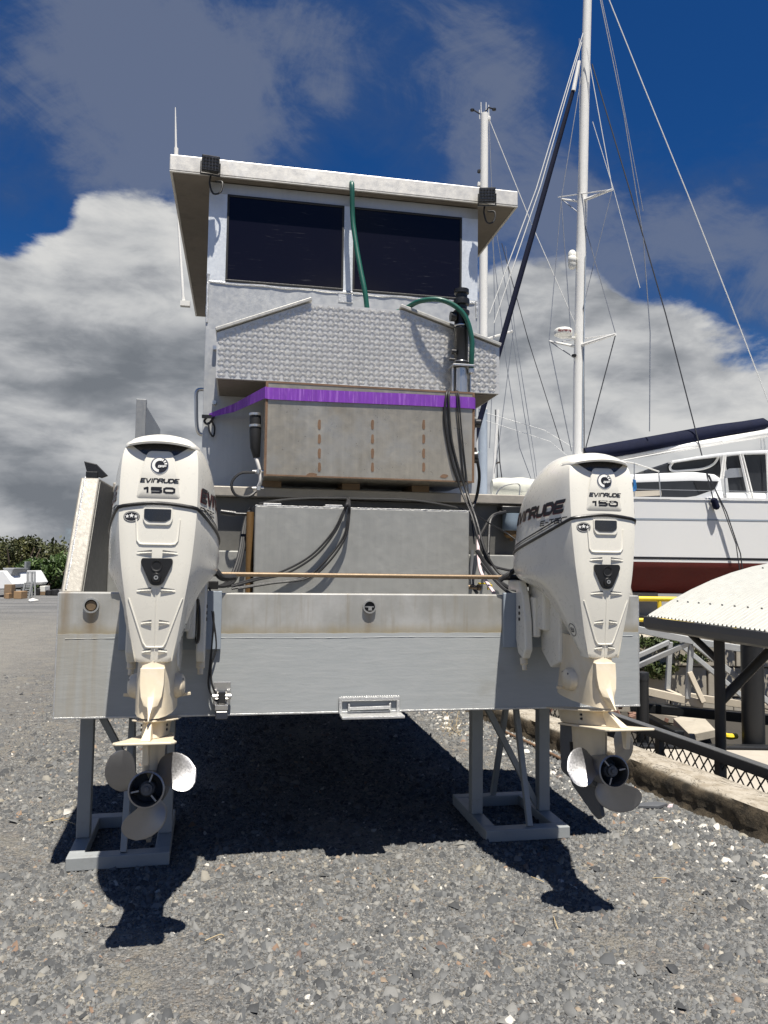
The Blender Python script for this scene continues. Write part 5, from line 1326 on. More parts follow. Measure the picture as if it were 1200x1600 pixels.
def leaf_cloud(name, centres, n, size, m, parent=None, kind=None, flat=.5):
    """many small leaf faces spread through blobs (centre, radii)"""
    wts = np.array([np.prod(c[1]) for c in centres]); wts = wts / wts.sum()
    pick = rng.choice(len(centres), n, p=wts)
    C = np.array([c[0] for c in centres])[pick]; Rr = np.array([c[1] for c in centres])[pick]
    v = rng.normal(0, 1, (n, 3)); v /= np.linalg.norm(v, axis=1)[:, None]
    rad = rng.random(n) ** .45
    P = C + v * rad[:, None] * Rr
    a = rng.normal(0, 1, (n, 3)); a /= np.linalg.norm(a, axis=1)[:, None]
    b_ = np.cross(a, rng.normal(0, 1, (n, 3))); b_ /= np.linalg.norm(b_, axis=1)[:, None]
    sz = size * (.5 + rng.random(n))
    V = np.stack([P - a * sz[:, None], P + b_ * sz[:, None] * flat, P + a * sz[:, None], P - b_ * sz[:, None] * flat], 1).reshape(-1, 3)
    if parent is not None: V = V - origin(parent)
    me = bpy.data.meshes.new(name); me.vertices.add(n * 4); me.vertices.foreach_set('co', V.reshape(-1))
    me.loops.add(n * 4); me.loops.foreach_set('vertex_index', np.arange(n * 4, dtype=np.int32))
    me.polygons.add(n); me.polygons.foreach_set('loop_start', np.arange(0, n * 4, 4, dtype=np.int32)); me.update(calc_edges=True)
    blobtone = rng.random(len(centres))[pick]
    tone = np.clip(.42 * blobtone + .25 * rng.random(n) + .3 * rng.random(n), 0, 1)
    at = me.attributes.new('tone', 'FLOAT', 'POINT'); at.data.foreach_set('value', np.repeat(tone, 4).astype(np.float32))
    me.materials.append(MATS[m]); o = bpy.data.objects.new(name, me); COL.objects.link(o)
    if parent is not None: o.parent = parent
    if kind: o['kind'] = kind
    return o
cs = []
for px, py, r in ((1006, 1003, .22), (1030, 1003, .25), (1046, 1004, .22), (1062, 1008, .12), (1066, 1028, .12), (1095, 1018, .20), (1098, 1030, .14), (1198, 1003, .25), (1150, 1000, .12), (1042, 1045, .22), (1028, 1050, .26), (1015, 1040, .25)):
    cs.append((vp(px, py, WD - .12), (r, .25, r * .55)))
o = leaf_cloud('creeper', cs, 1500, .05, 'leaf_vine', kind='stuff'); o['label'] = 'straggling green creeper over the top of the block wall'
for (px, s_, l) in ((1070, .06, .8), (1060, .05, .5)):
    pass

# pontoon with its deck, below the yard
pz = -1.12
a = on(1000, 1150, 2, pz); s0 = sof(a)
mb = MB(); mb.slab([sd(s0 - 1.2, 6.6, pz - .5), sd(s0 + 6.5, 6.6, pz - .5), sd(s0 + 6.5, 11.2, pz - .5), sd(s0 - 1.2, 11.2, pz - .5)], (0, 0, .5))
pon = thing('pontoon', 'pale concrete floating pontoon deck beyond the mesh fence', 'pontoon', sd(s0 + 2, 9, pz - .5))
mb.build('deck', 'concrete_pale', pon, bevel=.02)
mb = MB(); mb.slab([sd(s0 - 1.2, 11.22, pz - .3), sd(s0 + 6.5, 11.22, pz - .3), sd(s0 + 6.5, 11.22, pz + .04), sd(s0 - 1.2, 11.22, pz + .04)], UY * .18); mb.build('fender_beam', 'pile_black', pon, bevel=.02)
q = [on(x, y, 2, pz + .06) for x, y in ((1127, 1143), (1133, 1149), (1141, 1151), (1150, 1150))]
mb = MB(); mb.tube(spl(q, 5), .045, 8); one('yellow_hose', mb, 'yellow_paint', 'short bright yellow hose lying on the pontoon deck', 'hose', smooth=True)

# black piles
def pile(px0, px1, pyt, d, label, dz=0):
    c = vp((px0 + px1) / 2, pyt, d); r = (px1 - px0) / 2 * d / 1200
    t_ = thing('mooring_pile', label, 'pile', (c[0], c[1], -2.), 'black mooring piles')
    mb = MB(); mb.lathe([(r, -2.), (r, c[2] - .12)], (c[0], c[1], 0), (0, 0, 1), 22); mb.build('shaft', 'pile_black', t_, smooth=True)
    mb = MB(); mb.lathe([(r * 1.05, c[2] - .119), (r * 1.07, c[2] - .02), (r * .98, c[2]), (.0001, c[2] + .01)], (c[0], c[1], 0), (0, 0, 1), 22); mb.build('cap', 'pile_black', t_, smooth=True, angle=30)
pile(1158, 1191, 992, 11.6, 'thick black mooring pile standing behind the brown shelter post brace')
pile(994, 1013, 1050, 11.9, 'black mooring pile half hidden behind the right end of the transom')

# gangway: a pair of lattice girders, grey above, tan below
gw = thing('gangway', 'grey and tan lattice girder gangway sloping down to the pontoon', 'gangway', vp(1100, 1080, 12) * (1, 1, 0) + (0, 0, -.9))
def beam(name, p, q, w, m, h=None):
    mb = MB(); mb.bar(vp(*p), vp(*q), w, h or w, up=tuple(UY)); mb.build(name, m, gw, bevel=.008)
beam('top_chord', (985, 981, 12.4), (1090, 1003, 12.0), .11, 'galv'); beam('top_chord', (1062, 999, 12.9), (1215, 1022, 12.5), .11, 'galv')
beam('bottom_chord', (985, 1074, 12.4), (1099, 1100, 12.0), .12, 'tan_paint'); beam('bottom_chord', (1075, 1088, 12.9), (1215, 1108, 12.5), .12, 'tan_paint')
beam('post', (1047, 1003, 12.9), (1043, 1078, 12.9), .075, 'galv'); beam('post', (1080, 1006, 12.05), (1074, 1092, 12.05), .075, 'galv'); beam('post', (1185, 1020, 12.55), (1176, 1098, 12.55), .075, 'galv')
beam('brace', (990, 1028, 12.9), (1046, 1003, 12.9), .075, 'galv'); beam('brace', (985, 1046, 12.35), (1078, 1004, 12.05), .075, 'galv')
beam('brace', (1084, 1005, 12.0), (1212, 1106, 11.8), .085, 'galv'); beam('brace', (1064, 1008, 12.85), (1172, 1098, 12.6), .075, 'galv'); beam('brace', (1077, 1050, 12.0), (1099, 1098, 11.9), .075, 'tan_paint')
beam('cross_beam', (1043, 1080, 12.9), (1076, 1094, 12.05), .07, 'tan_paint'); beam('cross_beam', (1176, 1100, 12.6), (1212, 1108, 11.9), .07, 'tan_paint')
mb = MB(); mb.slab([vp(985, 1078, 12.35), vp(1097, 1103, 12.0), vp(1097, 1103, 12.0) + UY * .9, vp(985, 1078, 12.35) + UY * .55], (0, 0, -.03)); mb.build('tread', 'gutter_grey', gw)

for k, (pts, lab) in enumerate((([(1052, 1122), (1092, 1112), (1118, 1140), (1078, 1148)], 'concrete slab tipped on the mud left of the shelter post'), ([(1012, 1098), (1060, 1110), (1058, 1120), (1010, 1112)], 'narrow concrete slab lying on the mud behind the transom corner'))):
    mb = MB(); mb.slab([on(x, y, 2, -1.35 + .05 * (y < 1120)) for x, y in pts], (0, 0, -.14)); one('broken_slab', mb, 'concrete', lab, 'slab', 'concrete slabs on the mud', bevel=.01)
mb = MB(); mb.bar(vp(985, 1103, 13.4), vp(1240, 1128, 12.6), .2, .16); one('waling_beam', mb, 'pile_black', 'long black waling beam under the gangway', 'beam', bevel=.02)
mb = MB(); mb.bar(vp(1000, 1118, 13.2), vp(1062, 1150, 11.9), .16, .16); one('raking_strut', mb, 'pile_black', 'black raking strut below the gangway, left of the tipped slab', 'beam', bevel=.02)
# yellow guard rail along the far wall, with posts
yr = thing('guard_rail', 'yellow guard rail running along the far side of the basin under the red hull', 'rail', sd(6, WD + .6, 0))
zt = vp(1030, 936, WD + .6)[2]
mb = MB(); mb.cyl(sd(3.5, WD + .6, zt), sd(14, WD + .6, zt), .052, n=10); mb.build('top_rail', 'yellow_paint', yr, smooth=True)
mb = MB(); mb.cyl(sd(3.5, WD + .6, zt * .46), sd(14, WD + .6, zt * .46), .04, n=10); mb.build('mid_rail', 'yellow_paint', yr, smooth=True)
for s in np.arange(4.2, 14, 1.55):
    mb = MB(); mb.cyl(sd(s, WD + .6, 0), sd(s, WD + .6, zt), .045, n=10); mb.build('post', 'yellow_paint', yr, smooth=True)

# the shelter with its curved sheet roof
KS = .65; GZ = 1.0
ga, gb = on(1013, 969, 2, GZ), on(1200, 995, 2, GZ)
gl = unit(gb - ga); gn = np.array([-gl[1], gl[0], 0]); gn = gn if gn @ UX > 0 else -gn
LEN = np.linalg.norm(gb - ga) * 1.75
sh = thing('shelter', 'open shelter with a curved pale corrugated roof on brown posts over the pontoon', 'shelter', tuple(ga * (1, 1, 0) + gl * 1.3 + gn * 1.0 + (0, 0, pz)))
def vault(t_, u, off=0.):
    w = 5.2 * KS; z = GZ + .045 + .78 * KS * (1 - ((u - w / 2) / (w / 2)) ** 2); return ga * (1, 1, 0) + gl * t_ + gn * u + np.array([0, 0, z + off])
RIB = .052
nrib = int(LEN / RIB)
for k in range(nrib):        # sheet strips, one per corrugation
    mb = MB(); t0 = k * RIB
    prof = [(0, 0), (.30, .0), (.42, .014), (.58, .014), (.70, 0), (1., 0)]
    nu = 16
    for i in range(nu + 1):
        u = (-.02 + 5.24 * i / nu) * KS
        for f_, h in prof: mb.v.append(tuple(vault(t0 + f_ * RIB, u, h)))
    m_ = len(prof); mb.f = [(i * m_ + j, (i + 1) * m_ + j, (i + 1) * m_ + j + 1, i * m_ + j + 1) for i in range(nu) for j in range(m_ - 1)]
    mb.build('roof_rib', 'roof_sheet', sh, recalc=False)
mb = MB()
for i in range(17):
    u = 5.2 * KS * i / 16
    for t_ in (.01, LEN - .02): mb.v.append(tuple(vault(t_, u, -.012)))
mb.f = [(2 * i, 2 * i + 1, 2 * i + 3, 2 * i + 2) for i in range(16)]
mb.build('roof_lining', 'galv', sh, recalc=False)
mb = MB()
for k in range(2, nrib, 3): p = vault((k + .5) * RIB, .21, .013); mb.lathe([(.009, 0), (.009, .005), (.006, .009), (.0001, .010)], p, (0, 0, 1), 6)
for k in range(4, nrib, 6): p = vault((k + .5) * RIB, 1.0, .013); mb.lathe([(.009, 0), (.009, .005), (.006, .009), (.0001, .010)], p, (0, 0, 1), 6)
mb.build('roof_screws', 'gutter_grey', sh, kind='stuff')
mb = MB(); g0 = ga + gl * .06; g1 = ga + gl * LEN
sec = [(-.13, .06), (-.13, -.02), (-.115, -.09), (-.06, -.12), (.02, -.12), (.02, .02), (.0, .02), (.0, -.09), (-.06, -.095), (-.1, -.07), (-.11, -.02), (-.115, .06)]
for p in (g0, g1):
    for u, h in sec: mb.v.append(tuple(p * (1, 1, 0) + gn * u * KS + np.array([0, 0, GZ + h * KS])))
m_ = len(sec); mb.f = [(j, (j + 1) % m_, m_ + (j + 1) % m_, m_ + j) for j in range(m_)] + [tuple(range(m_)), tuple(range(2 * m_ - 1, m_ - 1, -1))]
mb.build('gutter', 'gutter_paint', sh)
def onrail(px, py):   # where the view to (px, py) crosses the gutter line's upright plane
    r = ray(px, py); A = np.array([[r[0], -gl[0]], [r[1], -gl[1]]]); t_, k_ = np.linalg.solve(A, (ga - CAMP)[:2]); return CAMP + r * t_
p0 = onrail(1117, 1150); p0 = p0 + gn * .05
for tt in (0, 2.1):
    c = p0 + gl * tt
    mb = MB(); mb.cyl((c[0], c[1], pz), (c[0], c[1], GZ - .07), .041, n=14); mb.build('post', 'post_brown', sh, smooth=True)
    d_ = p0 + gl * tt + gn * 3.2
    mb = MB(); mb.cyl((d_[0], d_[1], pz), (d_[0], d_[1], GZ), .041, n=14); mb.build('post', 'post_brown', sh, smooth=True)
    mb = MB(); q = onrail(1120, 1095) - onrail(1117, 1150); z_ = onrail(1120, 1098)[2]
    mb.cyl((c[0], c[1], z_), np.array([c[0], c[1], GZ + .0]) + gn * (GZ - z_) * 1.15, .038, n=12); mb.build('brace', 'post_brown', sh, smooth=True)
    z2 = onrail(1114, 1034)[2]
    mb = MB(); mb.cyl((c[0], c[1], z2), np.array([c[0], c[1], GZ - .07]) + gl * -.38, .027, n=12); mb.build('brace', 'post_brown', sh, smooth=True)
mb = MB(); mb.bar(np.array([*(p0 - gl * .9)[:2] + gn[:2] * .03, GZ - .045]), np.array([*(p0 + gl * 2.6)[:2] + gn[:2] * .03, GZ - .045]), .05, .05); mb.build('eaves_beam', 'gutter_grey', sh)

# mesh fence just beyond the harbour wall
fx = lambda y: kerb_x(y) + .66
fe = thing('mesh_fence', 'low dark fence of diamond mesh under a thick rail beyond the harbour wall', 'fence', (fx(2), 2, -.6))
zr = lambda y: .150 + .022 * y
mb = MB(); mb.bar((fx(-1.2), -1.2, zr(-1.2)), (fx(7.5), 7.5, zr(7.5)), .075, .075); mb.build('rail', 'gutter_grey', fe, bevel=.006)
mb = MB(); mb.bar((fx(-1.2), -1.2, -.42), (fx(7.5), 7.5, -.42), .05, .05); mb.build('bottom_rail', 'gutter_grey', fe)
for y in np.arange(-.75, 7.5, .62):
    mb = MB(); mb.box(fx(y) - .022, fx(y) + .022, y - .03, y + .03, -2.2, zr(y) - .035); mb.build('post', 'gutter_grey', fe)
mb = MB(); H = .56
for y in np.arange(-1.2, 7.4, .085):
    for s in (-1, 1):
        z0, z1 = -.41, zr(y) - .03; y1 = y + s * (z1 - z0) * .72
        if -1.25 < y1 < 7.5: mb.bar((fx(y) + s * .004, y, z0), (fx(y1) + s * .004, y1, z1), .0085, .006, up=(1, 0, 0))
mb.build('wire_mesh', 'gutter_grey', fe, kind='stuff')

# ------------------------------------------------------------------ the white catamaran on the hard
CD = 17.5
cat = thing('catamaran', 'large white catamaran with a red bottom standing ashore across the basin', 'boat', sd(7, CD + 2, 0))
zd, zs, zb0, zb1, zw = [vp(1100, y, CD)[2] for y in (781, 812, 871, 874.5, 879)]
zk = vp(1000, 929, CD)[2]
S0, S1 = sof(vp(708, 800, CD)), sof(vp(1430, 800, CD))
def beam_at(s):
    t_ = (s - S0) / (S1 - S0); return .85 * (min(1, t_ / .42)) ** .55 * (1 - .12 * max(0, (t_ - .75) / .25))
def hullpt(s, z, side_, dc):
    """side_ -1 near .. +1 far"""
    b_ = beam_at(s)
    if z >= zw: f_ = 1 - .05 * (zd - z) / (zd - zw)
    else:
        q = (zw - z) / (zw - zk); f_ = .95 * math.sqrt(max(0, 1 - q * q)) * (1 - .1 * q)
    rake = .22 * (z - zk) * (1 if s < S0 + .01 else 0)
    return sd(s - rake, dc + side_ * b_ * f_, z)
def hull_mesh(zlist, dc):
    mb = MB(); ss = np.linspace(S0, S1, 26); n = len(zlist)
    for s in ss:
        for z in zlist: mb.v.append(tuple(hullpt(s, z, -1, dc)))
        for z in reversed(zlist): mb.v.append(tuple(hullpt(s, z, 1, dc)))
    m_ = 2 * n
    mb.f = [(i * m_ + j, (i + 1) * m_ + j, (i + 1) * m_ + (j + 1) % m_, i * m_ + (j + 1) % m_) for i in range(len(ss) - 1) for j in range(m_)]
    mb.f += [tuple(range(m_)), tuple((len(ss) - 1) * m_ + j for j in reversed(range(m_)))]
    return mb
for dc in (CD + .85, CD + 6.0):
    h = hull_mesh(list(np.linspace(zd, zw, 5)), dc).build('hull', 'gel_white', cat, smooth=True, angle=35)
    hull_mesh([zw - .001] + list(zw - (zw - zk) * np.array([.12, .3, .5, .7, .85, .95, .999])), dc).build('antifouled_bottom', 'antifoul_red', cat, smooth=True, angle=50)
    for z0, z1, m_, nm in ((zs - .018, zs + .018, 'mast_grey', 'cove_stripe'), (zb1, zb0, 'black_print', 'boot_stripe')):
        mb = MB(); ss = np.linspace(S0 + .02, S1 - .02, 26)
        for s in ss:
            for z in (z0, z1): mb.v.append(tuple(hullpt(s, z, -1, dc) - UY * .006))
        mb.f = [(2 * i, 2 * i + 2, 2 * i + 3, 2 * i + 1) for i in range(25)]; mb.build(nm, m_, h, recalc=False)
    mb = MB()
    for s in np.linspace(S0 + .1, S1, 24): mb.v += [tuple(hullpt(s, zd, -1, dc) + (0, 0, .004) - UY * .02), tuple(hullpt(s, zd, -1, dc) + (0, 0, .05) - UY * .02), tuple(hullpt(s, zd, -1, dc) + (0, 0, .05) + UY * .05)]
    mb.f = [(3 * i + j, 3 * i + 3 + j, 3 * i + 4 + j, 3 * i + 1 + j) for i in range(23) for j in range(2)]; mb.build('toe_rail', 'gel_white', cat, recalc=False)
mb = MB(); mb.slab([sd(S0 + 3.0, CD + 1.2, zd - .75), sd(S1 - .3, CD + 1.2, zd - .75), sd(S1 - .3, CD + 5.6, zd - .75), sd(S0 + 3.0, CD + 5.6, zd - .75)], (0, 0, .74)); mb.build('bridge_deck', 'gel_white', cat, bevel=.05)
def zpoly(pts, d, th, name, m, parent, bevel=0., smooth=False):
    mb = MB(); mb.slab([vp(x, y, d) for x, y in pts], UY * th); return mb.build(name, m, parent, bevel=bevel)
# coach house with its long dark window
dh = CD + .95
house = zpoly([(960, 783), (962, 752), (985, 741), (1085, 737), (1118, 741), (1127, 747), (1133, 784)], dh, 4.4, 'coach_house', 'gel_white', cat, bevel=.06)
zpoly([(962, 755), (984, 754), (1081, 751), (1123, 752), (1116, 765), (1088, 775), (1032, 782), (985, 785), (962, 786)], dh - .03, .06, 'saloon_window', 'tint_panel', house)
zpoly([(975, 768), (1033, 766), (1034, 774), (976, 777)], dh - .045, .012, 'blind', 'concrete_pale', house)
zpoly([(1084, 752), (1122, 753), (1115, 765), (1092, 769)], dh - .05, .017, 'side_window', 'black_plastic', house)
# spray hood of tinted panels and the hard top over the cockpit
hood = zpoly([(1006, 735), (1030, 727), (1051, 720), (1090, 714), (1125, 711), (1129, 746), (1081, 739), (1037, 741), (1007, 743)], dh + .35, 3.2, 'spray_hood', 'tint_panel', cat, bevel=.04)
zpoly([(1049, 720), (1090, 713), (1130, 707.5), (1165, 704.5), (1235, 702), (1235, 707.5), (1165, 709.5), (1130, 712.5), (1090, 717), (1051, 723)], dh + .1, 3.9, 'hard_top', 'gel_white', cat, bevel=.02)
for pts in ([(1134, 714), (1154, 711), (1167, 769), (1140, 769)], [(1160, 711), (1196, 709), (1199, 770), (1172, 769)], [(1202, 709), (1240, 708), (1240, 770), (1204, 770)]):
    zpoly(pts, dh + .25, .03, 'clear_panel', 'tint_panel', cat)
zpoly([(1134, 770), (1240, 771), (1240, 784), (1138, 784)], dh + .15, 3.4, 'cockpit_coaming', 'gel_white', cat, bevel=.04)
def tubes(segs, name, m, r, parent, smooth=True):
    for pts in segs:
        mb = MB(); mb.tube([vp(*p) for p in pts], r, 6); mb.build(name, m, parent, smooth=smooth)
tubes([[(1131, 711, dh + .1), (1126, 748, dh + .1)], [(1134, 711, dh + .12), (1130, 748, dh + .12)], [(1156, 709, dh + .1), (1174, 781, dh + .1)], [(1160, 709, dh + .12), (1178, 781, dh + .12)], [(1198, 708, dh + .1), (1201, 781, dh + .1)]], 'frame_tube', 'mast_white', .022, cat)
mb = MB(); mb.tube(spl([vp(x, y, dh + .28) for x, y in ((1052, 722), (1047, 730), (1052, 736), (1075, 735), (1100, 732), (1116, 724), (1124, 711))], 6), .03, 8); mb.build('hood_bow', 'mast_white', hood, smooth=True)
zpoly([(1132, 737), (1140, 732), (1158, 731), (1160, 745), (1134, 747)], dh + .2, .02, 'side_mirror', 'stainless', cat)
# stanchions, lifelines
tubes([[(991, 723, CD + .2), (991, 783, CD + .2)], [(1029, 735, CD + .2), (1033, 784, CD + .2)], [(1132, 744, CD + .2), (1134, 783, CD + .2)]], 'stanchion', 'stainless', .016, cat)
tubes([[(940, 716, CD + .2), (991, 724, CD + .2), (1030, 737, CD + .2)]], 'guard_wire', 'rope_white', .017, cat)
tubes([[(985, 764, CD + .2), (1033, 765, CD + .2), (1134, 767, CD + .2), (1240, 769, CD + .2)]], 'guard_wire', 'wire', .006, cat)
mb = MB(); mb.tube(spl([vp(x, y, CD + .15) for x, y in ((990, 749), (991, 760), (988, 766), (993, 765), (992, 750))], 4), .022, 6); one('blue_rope', mb, 'blue_rope', 'small blue rope tied to the catamaran guard wire', 'rope', smooth=True)
mb = MB(); a, b_ = vp(1114, 778, CD - .1), vp(1121, 796, CD - .1); mb.tube([a, a + (b_ - a) * .15, a + (b_ - a) * .85, b_], [.03, .075, .075, .03], 12); one('fender', mb, 'navy_cloth', 'small navy fender hanging on a line over the catamaran side', 'fender', smooth=True)
# rolled cream cover on the foredeck, with a pushpit rail before it
mb = MB(); c0, c1 = vp(768, 762, CD + .9), vp(905, 766, CD + .9); rr = .27
ring = []
for i in range(15):
    t_ = i / 14; c = c0 + (c1 - c0) * t_
    k = 14; r_ = rr * (.82 + .18 * math.sin(min(t_ * 8, 1) * math.pi / 2)) * (1 + .05 * math.sin(t_ * 23))
    for j in range(k):
        q = 2 * math.pi * j / k; w = 1 + .06 * math.sin(3 * q + t_ * 9); mb.v.append(tuple(c + UY * math.cos(q) * r_ * 1.2 * w + np.array([0, 0, math.sin(q) * r_ * .9 * w])))
mb.f = [(i * 14 + j, i * 14 + (j + 1) % 14, (i + 1) * 14 + (j + 1) % 14, (i + 1) * 14 + j) for i in range(14) for j in range(14)] + [tuple(range(13, -1, -1)), tuple(14 * 14 + j for j in range(14))]
one('rolled_cover', mb, 'cream_cloth', 'rolled cream canvas cover lying on the catamaran foredeck', 'cover', smooth=True)
mb = MB(); mb.tube(spl([vp(x, y, CD + .3) for x, y in ((774, 776), (780, 765), (792, 758), (811, 757), (811.5, 776))], 5), .014, 6); mb.build('bow_rail', 'stainless', cat, smooth=True)
# mast, boom and sail cover
MD = CD + 3.2
mast = MB(); pm = [vp(903, 745, MD), vp(904, 600, MD), vp(908, 400, MD), vp(913, 180, MD), vp(919, -40, MD), vp(925, -260, MD)]
mast.tube(pm, [.145, .145, .14, .13, .115, .10], 16); mst = mast.build('mast', 'mast_white', cat, smooth=True)
mb = MB(); mb.tube([vp(x + 7, y, MD - .14) for x, y in ((903, 700), (904, 600), (908, 400))], .018, 6); mb.build('mast_track', 'mast_grey', mst, smooth=True)
for nm, pts, r in (('spreader', [(901, 542), (858, 533)], .035), ('spreader', [(903, 541), (962, 522)], .045), ('spreader', [(907, 315), (877, 311)], .03), ('spreader', [(909, 314), (957, 296)], .04)):
    mb = MB(); a, b_ = vp(*pts[0], MD), vp(*pts[1], MD - 1.0 if pts[1][0] > 910 else MD + .6); mb.tube([a, b_], [r * 1.15, r * .8], 8); mb.build(nm, 'mast_white', mst, smooth=True)
    if pts[1][0] < 910: mb = MB(); mb.tube([b_, vp(pts[0][0] - 5, pts[0][1] + 16, MD)], .016, 6); mb.build('jumper_strut', 'wire', mst, smooth=True)
    else: mb = MB(); mb.tube([b_, vp(pts[1][0] - 85, pts[1][1] + 12, MD + .6)], .016, 6); mb.build('jumper_strut', 'mast_white', mst, smooth=True)
mb = MB(); c = vp(880, 521, MD - .1); mb.lathe([(.10, -.12), (.20, -.06), (.245, -.04), (.25, .05), (.235, .10), (.20, .125), (.0001, .135)], c, (0, 0, 1), 24); rd = mb.build('radar_dome', 'radar_white', mst, smooth=True)
mb = MB(); mb.bar(c + (0, 0, -.09), vp(900, 528, MD), .09, .05); mb.build('radar_bracket', 'radar_white', rd)
mb = MB(); e_ = 0
GLYPH.update({'a': (.8, [[(0, .6), (.8, .6), (.8, 0), (0, 0), (0, .32), (.8, .32)]]), 'y': (.8, [[(0, .6), (.4, .05)], [(.85, .6), (.3, -.25)]]), 'm': (1.2, [[(0, 0), (0, .6), (1, .6), (1, 0)], [(.5, .6), (.5, 0)]]), 'r': (.5, [[(0, 0), (0, .6), (.9, .6)]]), 'i': (.2, [[(.5, 0), (.5, .6)]]), 'n': (.8, [[(0, 0), (0, .6), (1, .6), (1, 0)]]), 'e': (.8, [[(0, .3), (1, .3), (1, .6), (0, .6), (0, 0), (1, 0)]])})
v2, f2 = letters('Raymarine', .085, .40, .1, .17)
for p in v2:
    q = p[0] / .252; mb.v.append(tuple(c + UX * .254 * math.sin(q) - UY * .254 * math.cos(q) + np.array([0, 0, .028 + p[1]]) - UY * p[2]))
mb.f = f2; mb.build('radar_lettering', 'dark_red_print', rd, recalc=False)
mb = MB(); c = vp(894, 406, MD - .05); mb.lathe([(.0001, -.27), (.06, -.26), (.105, -.20), (.11, -.10), (.102, -.095), (.11, -.09), (.11, .09), (.102, .095), (.11, .10), (.105, .20), (.06, .26), (.0001, .27)], c, (0, 0, 1), 18); mb.build('radar_reflector', 'radar_white', mst, smooth=True, angle=60)
mb = MB(); mb.lathe([(.0001, -.06), (.06, -.03), (.07, .03), (.0001, .06)], vp(897, 556, MD - .15), (0, 0, 1), 10); mb.build('deck_light', 'black_plastic', mst, smooth=True)
bo_ = MB(); bo_.tube([vp(912, 722, MD), vp(962, 716, MD), vp(1240, 670, MD - .3)], [.08, .10, .10], 12); bm_ = bo_.build('boom', 'mast_white', cat, smooth=True)
top = [(912, 700), (950, 693), (985, 687), (1030, 679), (1080, 670), (1120, 663), (1160, 658), (1192, 653), (1203, 660)]
bot = [(914, 716), (955, 716), (988, 711), (1032, 703), (1082, 694), (1122, 686), (1162, 678), (1194, 671), (1203, 666)]
mb = MB(); K = 12
for (x0, y0), (x1, y1) in zip(top, bot):
    a, b_ = vp(x0, y0, MD - .05), vp(x1, y1, MD - .05); c = (a + b_) / 2; h = (a - b_) / 2
    for j in range(K):
        q = 2 * math.pi * j / K; w = .17 * (1 - .35 * math.sin(q)) * (1 if x0 < 1200 else .5)
        mb.v.append(tuple(c + h * math.sin(q) + UY * math.cos(q) * w * (1 + .1 * math.sin(x0 * .3 + j))))
mb.f = [(i * K + j, i * K + (j + 1) % K, (i + 1) * K + (j + 1) % K, (i + 1) * K + j) for i in range(len(top) - 1) for j in range(K)] + [tuple(range(K - 1, -1, -1)), tuple((len(top) - 1) * K + j for j in range(K))]
tag(mb.build('sail_cover', 'navy_cloth', None, smooth=True, angle=60), 'long navy sail cover stowed along the white catamaran boom', 'sail cover')
# standing rigging (part of the catamaran): furled headsail, shrouds, stays, halyards
BD = CD + 3.0
mb = MB(); mb.tube([vp(905, 96, MD - .2), vp(896, 142, MD - .22)], [.05, .06], 8); mb.build('furler_swivel', 'mast_white', mst, smooth=True)
pf = [vp(896, 140, MD - .2), vp(850, 302, MD - .15), vp(785, 530, MD - .1), vp(728, 735, MD)]
mb = MB(); mb.tube(pf, [.055, .075, .08, .075], 10); tag(mb.build('furled_sail', 'navy_cloth', None, smooth=True), 'dark navy headsail rolled tight on the catamaran forestay', 'sail')
wires = [  # colour, radius, photo points
    ('rope_white', .016, [(911, 52), (838, 295), (765, 490)]), ('rope_white', .016, [(909, 66), (845, 290), (772, 505)]),
    ('wire', .013, [(908, 120), (877, 311), (892, 520)]), ('rope_white', .012, [(917, 75), (957, 296)]), ('wire', .012, [(912, 345), (962, 522)]),
    ('wire', .014, [(858, 533), (893, 705)]), ('rope_dark', .016, [(962, 522), (911, 716)]), ('wire', .010, [(957, 296), (906, 500)]), ('wire', .010, [(877, 311), (858, 533)]),
    ('rope_white', .016, [(940, -30), (1010, 145), (1078, 312), (1140, 470), (1240, 730)]), ('wire', .015, [(934, -20), (975, 180), (1005, 370), (1016, 520), (1015, 674)]), ('wire', .012, [(936, -20), (962, 100), (990, 250), (1005, 330)]),
    ('rope_dark', .018, [(925, 100), (985, 300), (1040, 490), (1085, 665), (1104, 740)]), ('rope_white', .010, [(926, 190), (960, 300), (1000, 450)]),
    ('wire', .010, [(905, 60), (906, 300)]), ('rope_dark', .016, [(913, 470), (906, 520)]), ('rope_dark', .012, [(912, 520), (913, 700)]),
]
for m_, r, pts in wires:
    dd = lambda x: MD - (.25 if x > 913 else .12)
    mb = MB(); mb.tube([vp(x, y, dd(x)) for x, y in pts], r, 5); mb.build('rigging_wire', m_, cat, smooth=True)
for r, pts in ((.014, [(1104, 740), (1114, 778)]), (.014, [(1105, 740), (1135, 800), (1157, 865), (1162, 905)]), (.012, [(1108, 742), (1130, 795), (1150, 850), (1158, 905)])):
    mb = MB(); mb.tube([vp(x, y, CD - .12) for x, y in pts], r, 5); mb.build('hanging_line', 'rope_dark', cat, smooth=True)
tubes([[(1128, 690, MD - .3), (1195, 676, MD - .3)], [(1192, 676, MD - .2), (1196, 708, MD - .2)], [(1187, 678, MD - .2), (1190, 706, MD - .2)], [(960, 722, MD - .2), (1130, 690, MD - .2), (1182, 680, MD - .2)]], 'mainsheet', 'rope_white', .02, cat)
